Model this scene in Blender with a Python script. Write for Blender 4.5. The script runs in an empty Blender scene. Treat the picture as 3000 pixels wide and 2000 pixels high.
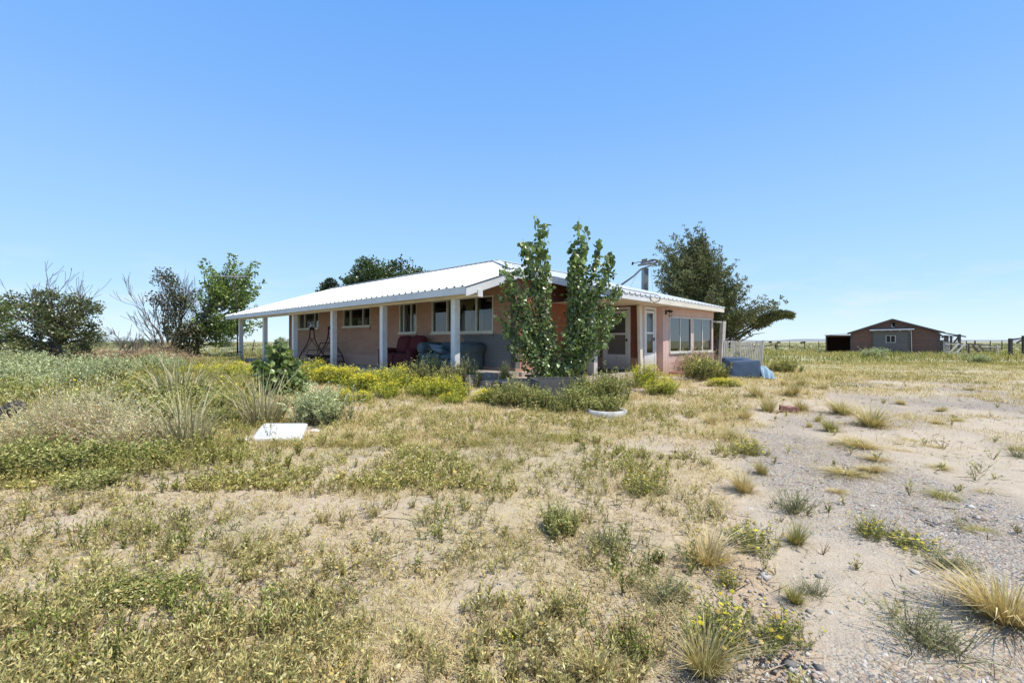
import bpy, bmesh, math, random
import numpy as np
from mathutils import Vector, Matrix

random.seed(7)
RNG = np.random.default_rng(11)
scene = bpy.context.scene
COL = scene.collection
EYE = 1.4
F = 1333.0                      # focal length in photograph pixels (16 mm on a 36 mm wide frame, 3000 px)


# ------------------------------------------------------------------ terrain
def sstep(a, b, x):
    t = np.clip((x - a) / (b - a), 0, 1)
    return t * t * (3 - 2 * t)


_perm = np.random.default_rng(5).random((256, 256))


def vnoise(x, y, s=1.0, o=0.0):
    """value noise 0..1"""
    x = np.asarray(x, float) / s + 37.3 + o
    y = np.asarray(y, float) / s + 11.7 + o * 1.7
    xi = np.floor(x).astype(int); yi = np.floor(y).astype(int)
    fx = x - xi; fy = y - yi
    fx = fx * fx * (3 - 2 * fx); fy = fy * fy * (3 - 2 * fy)
    g = lambda a, b: _perm[a % 256, b % 256]
    return ((g(xi, yi) * (1 - fx) + g(xi + 1, yi) * fx) * (1 - fy)
            + (g(xi, yi + 1) * (1 - fx) + g(xi + 1, yi + 1) * fx) * fy)


def fbm(x, y, s=1.0, o=0.0):
    return (vnoise(x, y, s, o) * .55 + vnoise(x, y, s * .47, o + 3) * .3 + vnoise(x, y, s * .21, o + 9) * .15)


def gh(X, Y):
    """terrain height"""
    X = np.asarray(X, float); Y = np.asarray(Y, float)
    r = np.hypot(X, Y)
    h = .2 * sstep(7, 15, Y) * (1 - sstep(5, 15, X))
    h = h + .12 * sstep(15, 26, Y) * (1 - sstep(-4, 4, X))
    fade = 1 - sstep(25, 70, r)
    h = h + fade * (.10 * (fbm(X, Y, 3.2) - .5) + .05 * (fbm(X, Y, .7, 5) - .5))
    h = h + .5 * (fbm(X, Y, 60, 2) - .5) * sstep(60, 200, r)
    return h


def gz(X, Y):
    return float(gh(X, Y))


def at(px, Y, ez=None, py=None):
    """world point seen at photo column px, depth Y"""
    X = (px - 1500) / F * Y
    if py is not None:
        z = EYE + (1000 - py) / F * Y
    elif ez is not None:
        z = EYE + ez
    else:
        z = gz(X, Y)
    return Vector((X, Y, z))


def onground(px, py):
    """ground point seen at a photo pixel"""
    Y = F * 1.3 / max(py - 1000, 12)
    for _ in range(12):
        X = (px - 1500) / F * Y
        Y = .5 * Y + .5 * F * (EYE - gz(X, Y)) / max(py - 1000, 8)
    X = (px - 1500) / F * Y
    return Vector((X, Y, gz(X, Y)))


# ------------------------------------------------------------------ naming
def tag(o, label=None, cat=None, group=None, kind=None):
    if label: o['label'] = label
    if cat: o['category'] = cat
    if group: o['group'] = group
    if kind: o['kind'] = kind
    return o


def empty(name, loc, rz=0.0, label=None, cat=None, group=None):
    o = bpy.data.objects.new(name, None)
    o.empty_display_size = .2
    o.location = loc
    o.rotation_euler = (0, 0, rz)
    COL.objects.link(o)
    return tag(o, label, cat, group)


def copy_tree(o, parent=None):
    c = o.copy(); COL.objects.link(c)
    if parent is not None: c.parent = parent
    for ch in list(o.children): copy_tree(ch, c)
    return c


# ------------------------------------------------------------------ materials
def new_mat(name):
    m = bpy.data.materials.new(name)
    m.use_nodes = True
    nt = m.node_tree
    for n in list(nt.nodes): nt.nodes.remove(n)
    out = nt.nodes.new('ShaderNodeOutputMaterial')
    return m, nt, out


def N(nt, typ, **kw):
    n = nt.nodes.new(typ)
    for k, v in kw.items():
        if k == 'inputs':
            for kk, vv in v.items(): n.inputs[kk].default_value = vv
        else: setattr(n, k, v)
    return n


def L(nt, a, b): nt.links.new(a, b)


def rgb(c): return (c[0], c[1], c[2], 1.0)


def mixc(nt, fac, a, b, blend='MIX'):
    n = nt.nodes.new('ShaderNodeMix'); n.data_type = 'RGBA'; n.blend_type = blend
    for sock, v in ((n.inputs[0], fac), (n.inputs[6], a), (n.inputs[7], b)):
        if hasattr(v, 'links'): L(nt, v, sock)
        elif isinstance(v, (int, float)): sock.default_value = v
        else: sock.default_value = rgb(v)
    return n.outputs[2]


def ramp(nt, fac, lo, hi):
    n = nt.nodes.new('ShaderNodeMapRange')
    n.inputs[1].default_value = lo; n.inputs[2].default_value = hi
    L(nt, fac, n.inputs[0])
    return n.outputs[0]


def math_(nt, op, a, b=None):
    n = nt.nodes.new('ShaderNodeMath'); n.operation = op
    for i, v in enumerate((a, b)):
        if v is None: continue
        if hasattr(v, 'links'): L(nt, v, n.inputs[i])
        else: n.inputs[i].default_value = v
    return n.outputs[0]


def noise(nt, vec, scale, detail=4, rough=.6):
    n = nt.nodes.new('ShaderNodeTexNoise')
    n.inputs['Scale'].default_value = scale; n.inputs['Detail'].default_value = detail
    n.inputs['Roughness'].default_value = rough
    if vec is not None: L(nt, vec, n.inputs['Vector'])
    return n.outputs[0]


def weathered(name, c1, c2, rough=.6, scale=3.0, fine=40.0, bump=.15, stretch=(1, 1, 1), dirt=None, metal=0.0,
              spec=.35, dirt_amt=.5, splash=None):
    """surface with two-tone wear, fine grain and dirt"""
    m, nt, out = new_mat(name)
    tc = N(nt, 'ShaderNodeTexCoord')
    mp = N(nt, 'ShaderNodeMapping'); mp.inputs['Scale'].default_value = stretch
    L(nt, tc.outputs['Object'], mp.inputs['Vector'])
    v = mp.outputs[0]
    a = ramp(nt, noise(nt, v, scale, 5), .35, .65)
    f = noise(nt, v, fine, 3)
    col = mixc(nt, a, c1, c2)
    col = mixc(nt, math_(nt, 'MULTIPLY', ramp(nt, f, .35, .75), .25), col, (c1[0] * .55, c1[1] * .55, c1[2] * .55))
    if dirt is not None:
        d = ramp(nt, noise(nt, v, scale * 2.3, 6, .75), .52, .72)
        col = mixc(nt, math_(nt, 'MULTIPLY', d, dirt_amt), col, dirt)
    if splash is not None:      # rain-splashed dirt and peeling near the ground, streaks above
        sz = N(nt, 'ShaderNodeSeparateXYZ'); L(nt, tc.outputs['Object'], sz.inputs[0])
        sn = noise(nt, tc.outputs['Object'], 9, 5, .7)
        lvl = math_(nt, 'ADD', sz.outputs[2], math_(nt, 'MULTIPLY', sn, -.55))
        col = mixc(nt, math_(nt, 'MULTIPLY', ramp(nt, lvl, splash[1] - .25, splash[0] - .25), .75), col, splash[2])
        ms = N(nt, 'ShaderNodeMapping'); ms.inputs['Scale'].default_value = (7, 7, .35); L(nt, tc.outputs['Object'], ms.inputs['Vector'])
        col = mixc(nt, math_(nt, 'MULTIPLY', ramp(nt, noise(nt, ms.outputs[0], 2.0, 4, .6), .52, .75), .35), col, (splash[2][0] * 1.1, splash[2][1] * 1.1, splash[2][2] * 1.1))
    p = N(nt, 'ShaderNodeBsdfPrincipled')
    p.inputs['Roughness'].default_value = rough; p.inputs['Metallic'].default_value = metal
    p.inputs['Specular IOR Level'].default_value = spec
    L(nt, col, p.inputs['Base Color'])
    if bump:
        b = N(nt, 'ShaderNodeBump'); b.inputs['Strength'].default_value = bump; b.inputs['Distance'].default_value = .02
        L(nt, f, b.inputs['Height']); L(nt, b.outputs[0], p.inputs['Normal'])
    L(nt, p.outputs[0], out.inputs[0])
    return m


def brick_mat(name, c1, c2, mortar, grey=None):
    """painted brick; the house frame's x+y runs along every wall"""
    m, nt, out = new_mat(name)
    tc = N(nt, 'ShaderNodeTexCoord')
    sp = N(nt, 'ShaderNodeSeparateXYZ'); L(nt, tc.outputs['Object'], sp.inputs[0])
    along = math_(nt, 'ADD', sp.outputs[0], sp.outputs[1])
    cb = N(nt, 'ShaderNodeCombineXYZ'); L(nt, along, cb.inputs[0]); L(nt, sp.outputs[2], cb.inputs[1])
    br = N(nt, 'ShaderNodeTexBrick')
    L(nt, cb.outputs[0], br.inputs['Vector'])
    br.inputs['Color1'].default_value = rgb(c1); br.inputs['Color2'].default_value = rgb(c2)
    br.inputs['Mortar'].default_value = rgb(mortar)
    br.inputs['Scale'].default_value = 1.0; br.inputs['Mortar Size'].default_value = .009
    br.inputs['Brick Width'].default_value = .4; br.inputs['Row Height'].default_value = .1
    br.inputs['Mortar Smooth'].default_value = .3; br.inputs['Bias'].default_value = -.2
    n1 = noise(nt, tc.outputs['Object'], 1.3, 6, .65)
    n2 = noise(nt, tc.outputs['Object'], 25, 3)
    col = mixc(nt, math_(nt, 'MULTIPLY', ramp(nt, n1, .4, .7), .35), br.outputs['Color'], (c2[0] * .7, c2[1] * .68, c2[2] * .68))
    col = mixc(nt, math_(nt, 'MULTIPLY', ramp(nt, n2, .5, .8), .2), col, (c1[0] * 1.25, c1[1] * 1.25, c1[2] * 1.2))
    z = sp.outputs[2]
    low = ramp(nt, math_(nt, 'ADD', z, math_(nt, 'MULTIPLY', n1, .10)), .70, .64)
    col = mixc(nt, math_(nt, 'MULTIPLY', low, .75), col, (.50, .31, .25))
    if grey is not None:       # grey repaint on the lower wall beside the corner, ending in a peeled ragged edge
        edge = math_(nt, 'ADD', sp.outputs[1], math_(nt, 'MULTIPLY', n1, .9))
        g1 = ramp(nt, edge, 2.96, 2.90)
        g2 = ramp(nt, math_(nt, 'ADD', z, math_(nt, 'MULTIPLY', n1, .2)), 1.54, 1.52)
        rag = noise(nt, tc.outputs['Object'], 7, 4)
        g3 = ramp(nt, math_(nt, 'ADD', z, math_(nt, 'MULTIPLY', rag, .14)), .455, .465)
        g = math_(nt, 'MULTIPLY', math_(nt, 'MULTIPLY', g1, g2), g3)
        gcol = mixc(nt, br.outputs['Fac'], grey, (grey[0] * .85, grey[1] * .85, grey[2] * .85))
        col = mixc(nt, g, col, gcol)
    p = N(nt, 'ShaderNodeBsdfPrincipled'); p.inputs['Roughness'].default_value = .8
    p.inputs['Specular IOR Level'].default_value = .2
    L(nt, col, p.inputs['Base Color'])
    b = N(nt, 'ShaderNodeBump'); b.inputs['Strength'].default_value = .5; b.inputs['Distance'].default_value = .01
    b.invert = True
    L(nt, br.outputs['Fac'], b.inputs['Height']); L(nt, b.outputs[0], p.inputs['Normal'])
    L(nt, p.outputs[0], out.inputs[0])
    return m


def wood_mat(name, c1, c2, c3, rows=6.0, axis='Z', rough=.85):
    """weathered horizontal boards"""
    m, nt, out = new_mat(name)
    tc = N(nt, 'ShaderNodeTexCoord')
    sp = N(nt, 'ShaderNodeSeparateXYZ'); L(nt, tc.outputs['Object'], sp.inputs[0])
    z = math_(nt, 'MULTIPLY', sp.outputs[2], rows)
    row = math_(nt, 'FLOOR', z); fr = math_(nt, 'FRACT', z)
    cb = N(nt, 'ShaderNodeCombineXYZ')
    L(nt, math_(nt, 'MULTIPLY', sp.outputs[0], .5), cb.inputs[0]); L(nt, math_(nt, 'MULTIPLY', row, 13.7), cb.inputs[1])
    v1 = noise(nt, cb.outputs[0], 1.0, 3)
    mp = N(nt, 'ShaderNodeMapping'); mp.inputs['Scale'].default_value = (1.5, 1.5, 28)
    L(nt, tc.outputs['Object'], mp.inputs['Vector'])
    g = noise(nt, mp.outputs[0], 2.0, 6, .7)
    col = mixc(nt, ramp(nt, v1, .3, .7), c1, c2)
    col = mixc(nt, ramp(nt, g, .45, .75), col, c3)
    big = noise(nt, tc.outputs['Object'], .5, 3)
    col = mixc(nt, math_(nt, 'MULTIPLY', ramp(nt, big, .45, .7), .5), col, c2)
    gap = math_(nt, 'LESS_THAN', fr, .08)
    col = mixc(nt, math_(nt, 'MULTIPLY', gap, .8), col, (.01, .008, .007))
    p = N(nt, 'ShaderNodeBsdfPrincipled'); p.inputs['Roughness'].default_value = rough
    p.inputs['Specular IOR Level'].default_value = .15
    L(nt, col, p.inputs['Base Color'])
    L(nt, p.outputs[0], out.inputs[0])
    return m


def veg_mat(name, trans=.3, gloss=.06, rough=.45, sat_noise=0.0):
    m, nt, out = new_mat(name)
    at_ = N(nt, 'ShaderNodeAttribute'); at_.attribute_name = 'Col'
    d = N(nt, 'ShaderNodeBsdfDiffuse'); L(nt, at_.outputs[0], d.inputs[0])
    t = N(nt, 'ShaderNodeBsdfTranslucent')
    tcol = mixc(nt, 1.0, at_.outputs[0], (1.0, 1.0, .62), 'MULTIPLY')
    L(nt, tcol, t.inputs[0])
    mx = N(nt, 'ShaderNodeMixShader'); mx.inputs[0].default_value = trans
    L(nt, d.outputs[0], mx.inputs[1]); L(nt, t.outputs[0], mx.inputs[2])
    res = mx.outputs[0]
    if gloss:
        g = N(nt, 'ShaderNodeBsdfGlossy'); g.inputs['Roughness'].default_value = rough
        g.inputs[0].default_value = (1, 1, 1, 1)
        m2 = N(nt, 'ShaderNodeMixShader'); m2.inputs[0].default_value = gloss
        L(nt, res, m2.inputs[1]); L(nt, g.outputs[0], m2.inputs[2]); res = m2.outputs[0]
    L(nt, res, out.inputs[0])
    return m


def glass_mat(name, refl=.12, tint=(.75, .8, .8), rough=.01):
    m, nt, out = new_mat(name)
    tr = N(nt, 'ShaderNodeBsdfTransparent'); tr.inputs[0].default_value = rgb(tint)
    gl = N(nt, 'ShaderNodeBsdfGlossy'); gl.inputs['Roughness'].default_value = rough
    tc = N(nt, 'ShaderNodeTexCoord')
    nz = noise(nt, tc.outputs['Object'], 1.2, 2)
    b = N(nt, 'ShaderNodeBump'); b.inputs['Strength'].default_value = .05; b.inputs['Distance'].default_value = .02
    L(nt, nz, b.inputs['Height']); L(nt, b.outputs[0], gl.inputs['Normal'])
    fr = N(nt, 'ShaderNodeFresnel'); fr.inputs[0].default_value = 1.5
    mx = N(nt, 'ShaderNodeMixShader')
    L(nt, math_(nt, 'ADD', fr.outputs[0], refl), mx.inputs[0])
    L(nt, tr.outputs[0], mx.inputs[1]); L(nt, gl.outputs[0], mx.inputs[2])
    L(nt, mx.outputs[0], out.inputs[0])
    return m


# ------------------------------------------------------------------ hard-surface mesh builder
class MB:
    def __init__(self, off=(0, 0, 0)):
        self.v = []; self.f = []; self.off = Vector(off)

    def add(self, vs, fs):
        n = len(self.v)
        self.v += [Vector(p) - self.off for p in vs]
        self.f += [tuple(i + n for i in f) for f in fs]
        return self

    def obox(self, c, ex, ey, ez):
        """box from centre and half-axis vectors"""
        c = Vector(c); ex = Vector(ex); ey = Vector(ey); ez = Vector(ez)
        if ex.cross(ey).dot(ez) < 0: ex = -ex
        p = [c + sx * ex + sy * ey + sz * ez for sz in (-1, 1) for sy in (-1, 1) for sx in (-1, 1)]
        return self.add(p, [(0, 2, 3, 1), (4, 5, 7, 6), (0, 1, 5, 4), (2, 6, 7, 3), (0, 4, 6, 2), (1, 3, 7, 5)])

    def box(self, a, b):
        a = Vector(a); b = Vector(b)
        c = (a + b) / 2; d = (b - a) / 2
        return self.obox(c, (abs(d.x), 0, 0), (0, abs(d.y), 0), (0, 0, abs(d.z)))

    def beam(self, a, b, w, h, up=(0, 0, 1)):
        """rectangular bar from a to b"""
        a = Vector(a); b = Vector(b); d = (b - a)
        dn = d.normalized(); up = Vector(up)
        s = dn.cross(up)
        if s.length < 1e-4: s = dn.cross(Vector((1, 0, 0)))
        s.normalize(); u = s.cross(dn).normalized()
        return self.obox((a + b) / 2, d / 2, s * w / 2, u * h / 2)

    def tube(self, pts, r, n=8, cap=True):
        pts = [Vector(p) for p in pts]
        rs = r if isinstance(r, (list, tuple)) else [r] * len(pts)
        V = []; Fc = []
        prev = None
        for i, p in enumerate(pts):
            if i == 0: d = pts[1] - p
            elif i == len(pts) - 1: d = p - pts[i - 1]
            else: d = pts[i + 1] - pts[i - 1]
            d.normalize()
            if prev is None:
                s = d.cross(Vector((0, 0, 1)))
                if s.length < .05: s = d.cross(Vector((1, 0, 0)))
            else:
                s = prev - d * prev.dot(d)
            s.normalize(); prev = s
            u = d.cross(s)
            for k in range(n):
                a = 2 * math.pi * k / n
                V.append(p + (s * math.cos(a) + u * math.sin(a)) * rs[i])
        for i in range(len(pts) - 1):
            for k in range(n):
                k2 = (k + 1) % n
                Fc.append((i * n + k, i * n + k2, (i + 1) * n + k2, (i + 1) * n + k))
        if cap:
            Fc.append(tuple(reversed(range(n)))); Fc.append(tuple(range((len(pts) - 1) * n, len(pts) * n)))
        return self.add(V, Fc)

    def rbox(self, c, size, r, n=4, rot=None, puff=0.0):
        """rounded (upholstery-like) box; puff swells the faces"""
        c = Vector(c); hx, hy, hz = size[0] / 2, size[1] / 2, size[2] / 2
        r = min(r, hx, hy, hz)
        V = []; Fc = []
        m = n * 2 + 1
        R = rot if rot is not None else Matrix.Identity(3)
        ticks = [-1 + 2 * i / (m - 1) for i in range(m)]

        def pt(x, y, z):
            q = Vector((x * hx, y * hy, z * hz))
            i = Vector((max(-hx + r, min(hx - r, q.x)), max(-hy + r, min(hy - r, q.y)), max(-hz + r, min(hz - r, q.z))))
            d = q - i
            if d.length > 1e-9: q = i + d.normalized() * min(r, max(d.length, r)) if True else q
            if puff:
                q = q + Vector((puff * x * (1 - y * y) * (1 - z * z) if abs(x) == 1 else 0,
                                puff * y * (1 - x * x) * (1 - z * z) if abs(y) == 1 else 0,
                                puff * z * (1 - x * x) * (1 - y * y) if abs(z) == 1 else 0))
            return c + R @ q
        # denser ticks near the edges
        ticks = [math.copysign(abs(t) ** .7, t) for t in ticks]
        for ax in range(3):
            for sgn in (-1, 1):
                base = len(V)
                for i in range(m):
                    for j in range(m):
                        cc = [0, 0, 0]; cc[ax] = sgn; cc[(ax + 1) % 3] = ticks[i]; cc[(ax + 2) % 3] = ticks[j]
                        V.append(pt(*cc))
                for i in range(m - 1):
                    for j in range(m - 1):
                        q = (base + i * m + j, base + (i + 1) * m + j, base + (i + 1) * m + j + 1, base + i * m + j + 1)
                        Fc.append(q if sgn > 0 else tuple(reversed(q)))
        return self.add(V, Fc)

    def build(self, name, mat, parent=None, smooth=False, weld=False, bevel=0.0, **tags):
        me = bpy.data.meshes.new(name)
        me.from_pydata([tuple(p) for p in self.v], [], self.f)
        if weld or bevel:
            bm = bmesh.new(); bm.from_mesh(me)
            bmesh.ops.remove_doubles(bm, verts=bm.verts, dist=.0004)
            if bevel:
                bmesh.ops.bevel(bm, geom=[e for e in bm.edges if len(e.link_faces) == 2 and e.calc_face_angle(0) > .5],
                                offset=bevel, segments=2, affect='EDGES', clamp_overlap=True)
            bm.to_mesh(me); bm.free()
        me.materials.append(mat)
        if smooth:
            me.polygons.foreach_set('use_smooth', [True] * len(me.polygons))
        me.update()
        o = bpy.data.objects.new(name, me); COL.objects.link(o)
        if parent is not None: o.parent = parent
        return tag(o, **tags)


# ------------------------------------------------------------------ vegetation mesh builder (triangles, numpy)
class VB:
    def __init__(self): self.V = []; self.F = []; self.C = []; self.n = 0

    def add(self, V, Fc, C):
        V = np.asarray(V, np.float32).reshape(-1, 3)
        self.V.append(V); self.F.append(np.asarray(Fc, np.int64).reshape(-1, 3) + self.n)
        self.C.append(np.asarray(C, np.float32).reshape(-1, 3)); self.n += len(V)

    def mesh(self, name, mat, smooth=False):
        V = np.concatenate(self.V); Fc = np.concatenate(self.F); C = np.concatenate(self.C)
        me = bpy.data.meshes.new(name)
        me.vertices.add(len(V)); me.vertices.foreach_set('co', V.ravel())
        me.loops.add(len(Fc) * 3); me.loops.foreach_set('vertex_index', Fc.ravel().astype(np.int32))
        me.polygons.add(len(Fc))
        me.polygons.foreach_set('loop_start', np.arange(0, len(Fc) * 3, 3, dtype=np.int32))
        me.polygons.foreach_set('loop_total', np.full(len(Fc), 3, dtype=np.int32))
        a = me.attributes.new('Col', 'FLOAT_COLOR', 'POINT')
        a.data.foreach_set('color', np.concatenate([C, np.ones((len(C), 1), np.float32)], 1).ravel())
        me.materials.append(mat)
        me.update(calc_edges=True)
        if smooth: me.polygons.foreach_set('use_smooth', np.ones(len(Fc), bool))
        return me

    def build(self, name, mat, parent=None, loc=None, **tags):
        o = bpy.data.objects.new(name, self.mesh(name, mat)); COL.objects.link(o)
        if parent is not None: o.parent = parent
        if loc is not None: o.location = loc
        return tag(o, **tags)


def nrm(a): return a / np.maximum(np.linalg.norm(a, axis=-1, keepdims=True), 1e-9)


def rnd(n, a=0., b=1.): return RNG.uniform(a, b, n)


def blades(vb, base, h, w, az, lean, c0, c1, curl=.6):
    """curved grass blades: base (n,3); height, width, azimuth, lean arrays; colour at foot and tip (n,3)"""
    n = len(base)
    if n == 0: return
    d = np.stack([np.cos(az), np.sin(az), np.zeros(n)], 1)
    sa = az + np.pi / 2 + rnd(n, -.9, .9)
    s = np.stack([np.cos(sa), np.sin(sa), np.zeros(n)], 1) * (w / 2)[:, None]
    up = np.array([0, 0, 1.])
    h1 = (h * .5)[:, None]
    mid = base + up * h1 + d * (lean * h * (.5 - .25 * curl))[:, None]
    tip = base + up * (h * (1 - .35 * np.minimum(lean, 1.5) ** 2 * .6))[:, None] + d * (lean * h)[:, None]
    V = np.stack([base - s, base + s, mid - s * .8, mid + s * .8, tip], 1)
    k = np.arange(n)[:, None] * 5
    Fc = np.stack([k + np.array([0, 1, 3]), k + np.array([0, 3, 2]), k + np.array([2, 3, 4])], 1)
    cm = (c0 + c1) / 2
    C = np.stack([c0, c0, cm, cm, c1], 1)  # foot-to-tip gradient; darker foot colours are painted shade
    vb.add(V, Fc, C)


def diamonds(vb, pos, d, size, ratio, col, roll=None, fold=.25):
    """leaf-shaped quads: pos (n,3) foot, d (n,3) direction"""
    n = len(pos)
    if n == 0: return
    d = nrm(d)
    r = RNG.normal(size=(n, 3))
    s = nrm(np.cross(d, r)); u = np.cross(s, d)
    sz = np.broadcast_to(size, (n,))[:, None]
    w = sz * np.broadcast_to(ratio, (n,))[:, None] / 2
    mid = pos + d * sz * .42
    V = np.stack([pos, mid + s * w + u * w * fold, pos + d * sz, mid - s * w + u * w * fold], 1)
    k = np.arange(n)[:, None] * 4
    Fc = np.stack([k + np.array([0, 1, 2]), k + np.array([0, 2, 3])], 1)
    vb.add(V, Fc, np.repeat(col[:, None, :], 4, 1))


def broadleaves(vb, pos, d, size, col):
    """heart-shaped (poplar) leaves hanging from pos; 6 verts"""
    n = len(pos)
    if n == 0: return
    d = nrm(d); r = RNG.normal(size=(n, 3))
    s = nrm(np.cross(d, r)); u = np.cross(s, d)
    z = np.broadcast_to(size, (n,))[:, None]
    P = [pos, pos + d * z * .12 + s * z * .36 + u * z * .09, pos + d * z * .48 + s * z * .44 + u * z * .1, pos + d * z,
         pos + d * z * .48 - s * z * .44 + u * z * .1, pos + d * z * .12 - s * z * .36 + u * z * .09]
    V = np.stack(P, 1)
    k = np.arange(n)[:, None] * 6
    Fc = np.stack([k + np.array(t) for t in ([0, 1, 2], [0, 2, 3], [0, 3, 4], [0, 4, 5])], 1)
    vb.add(V, Fc, np.repeat(col[:, None, :], 6, 1))


def heads(vb, pos, size, col, flat=.5):
    """small domed flower heads"""
    n = len(pos)
    if n == 0: return
    nz = nrm(np.stack([RNG.normal(size=n) * .45, RNG.normal(size=n) * .45, np.ones(n)], 1))
    s = nrm(np.cross(nz, RNG.normal(size=(n, 3)))); u = np.cross(nz, s)
    z = np.broadcast_to(size, (n,))[:, None] / 2
    ring = [pos + (s * math.cos(a) + u * math.sin(a)) * z for a in np.arange(6) * math.pi / 3]
    V = np.stack([pos + nz * z * flat] + ring, 1)
    k = np.arange(n)[:, None] * 7
    Fc = np.stack([k + np.array([0, i + 1, (i + 1) % 6 + 1]) for i in range(6)], 1)
    C = np.repeat(col[:, None, :], 7, 1).copy(); C[:, 1:] *= .82
    vb.add(V, Fc, C)


def jit(c, n, amt=.2, hue=.06):
    """n jittered copies of colour c"""
    c = np.asarray(c, float)
    k = 1 + RNG.normal(size=(n, 1)) * amt
    return np.clip(c * k + RNG.normal(size=(n, 3)) * hue * c, .004, .95)


def pick(cols, n, p=None):
    cols = np.asarray(cols, float)
    return cols[RNG.choice(len(cols), n, p=p)]


def plants(vb, pos, h, nst, spread, nleaf, leaf, ratio, scol, lcols, lp=None, up=.2, stem_w=.004, flower=None,
           u0=.15, leafdir=.8, jitter=.22):
    """many small plants: stems fanning out of pos, leaves along the stems, optional heads at the tips"""
    Np = len(pos)
    if Np == 0: return
    S = Np * nst
    b = np.repeat(pos, nst, 0); hh = np.repeat(h, nst) * rnd(S, .55, 1.1)
    az = rnd(S, 0, 2 * np.pi); tl = spread * rnd(S) ** .7
    d = np.stack([np.sin(tl) * np.cos(az), np.sin(tl) * np.sin(az), np.cos(tl)], 1)
    k = up * rnd(S, .3, 1.3)
    side = nrm(np.cross(d, RNG.normal(size=(S, 3)))) * (stem_w / 2)
    UP = np.array([0, 0, 1.])

    def P(u):
        u = u[:, None] if u.ndim == 1 else u
        return d * (hh[:, None] * u) + UP * (hh * k)[:, None] * u * u
    if stem_w > 0:
        o = np.ones(S)
        p0, p1, p2 = b, b + P(o * .5), b + P(o)
        V = np.stack([p0 - side, p0 + side, p1 - side * .8, p1 + side * .8, p2], 1)
        kk = np.arange(S)[:, None] * 5
        Fc = np.stack([kk + np.array([0, 1, 3]), kk + np.array([0, 3, 2]), kk + np.array([2, 3, 4])], 1)
        C = np.repeat(jit(scol, S, jitter)[:, None, :], 5, 1)
        vb.add(V, Fc, C)
    if nleaf:
        ix = np.repeat(np.arange(S), nleaf)
        u = u0 + (1 - u0) * rnd(len(ix)) ** .8
        q = b[ix] + d[ix] * (hh[ix] * u)[:, None] + UP * (hh[ix] * k[ix] * u * u)[:, None]
        pl = np.repeat(1 + RNG.normal(size=Np) * .15, nst * nleaf)[:, None]
        dd = d[ix] * (1 - leafdir * .5) + RNG.normal(size=(len(ix), 3)) * leafdir * .6 + UP * .15
        cc = pick(lcols, len(ix), lp) * pl * (1 + RNG.normal(size=(len(ix), 1)) * jitter)
        cc = cc * np.array([1.42, 1.36, 1.12]) * (.55 + .95 * u)[:, None]  # colour ramp paints shade low on each stem and light at its tip
        diamonds(vb, q, dd, leaf * rnd(len(ix), .55, 1.25), ratio, np.clip(cc, .004, .9))
    if flower:
        prob, size, cols, fp = flower
        m = rnd(S) < prob
        tips = (b + P(np.ones(S)))[m]
        c = pick(cols, len(tips), fp) * (1 + RNG.normal(size=(len(tips), 1)) * .15)
        heads(vb, tips, size * rnd(len(tips), .6, 1.25), np.clip(c, .01, .95))


# ------------------------------------------------------------------ tree skeletons
def curve_pts(a, b, n=5, sag=0.0, wob=.06):
    a = Vector(a); b = Vector(b); Ld = (b - a).length
    pts = []
    for i in range(n + 1):
        u = i / n
        p = a.lerp(b, u)
        p.z += -sag * Ld * math.sin(math.pi * u)
        if 0 < i < n:
            p += Vector((random.uniform(-1, 1), random.uniform(-1, 1), random.uniform(-1, 1))) * wob * Ld
        pts.append(p)
    return pts


def grow(mb, p, d, length, r, depth, tips, spread=.6, up=.15, kids=(2, 4), n=None, minr=.004):
    """recursive branching drawn as tapered tubes; collects twig tips"""
    segs = 4 if depth > 0 else 3
    pts = [p.copy()]; dd = d.normalized()
    for i in range(segs):
        dd = (dd + Vector((random.gauss(0, .13), random.gauss(0, .13), random.gauss(0, .13) + up * .25))).normalized()
        pts.append(pts[-1] + dd * (length / segs))
    rs = [max(minr, r * (1 - .72 * i / segs)) for i in range(segs + 1)]
    mb.tube(pts, rs, n=(6 if r > .04 else 4 if r > .012 else 3), cap=False)
    if depth == 0:
        tips.append((pts[-1], dd)); return
    for _ in range(random.randint(*kids)):
        i = random.randint(1, segs)
        ax = Vector((random.gauss(0, 1), random.gauss(0, 1), random.gauss(0, 1)))
        nd = (dd + (ax - dd * ax.dot(dd)).normalized() * spread * random.uniform(.6, 1.3) + Vector((0, 0, up))).normalized()
        grow(mb, pts[i], nd, length * random.uniform(.5, .8), rs[i] * .62, depth - 1, tips, spread, up, kids, minr=minr)
    grow(mb, pts[-1], dd, length * .62, rs[-1], depth - 1, tips, spread, up, kids, minr=minr)
# ================================================================== HOUSE
PHI = math.atan2(.732, .681)
AX = Vector((math.cos(PHI), math.sin(PHI), 0)); BX = Vector((-math.sin(PHI), math.cos(PHI), 0))
HOFF = Vector((10.15, 9.3, -1.2))


def hw(D, t, ez=0.0):
    p = AX * D + BX * t
    return Vector((p.x, p.y, EYE + ez))


def HB(): return MB(HOFF)


def hs(p0, p1, px):
    """distance along a wall p0->p1 (house plan coordinates) of photo column px, and its depth"""
    A = hw(*p0); B = hw(*p1); k = (px - 1500) / F
    s = -(A.x - k * A.y) / ((B.x - A.x) - k * (B.y - A.y))
    q = A.lerp(B, s)
    return s * (B - A).length, q.y


def hz(p0, p1, px, py): return (1000 - py) / F * hs(p0, p1, px)[1]


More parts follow.
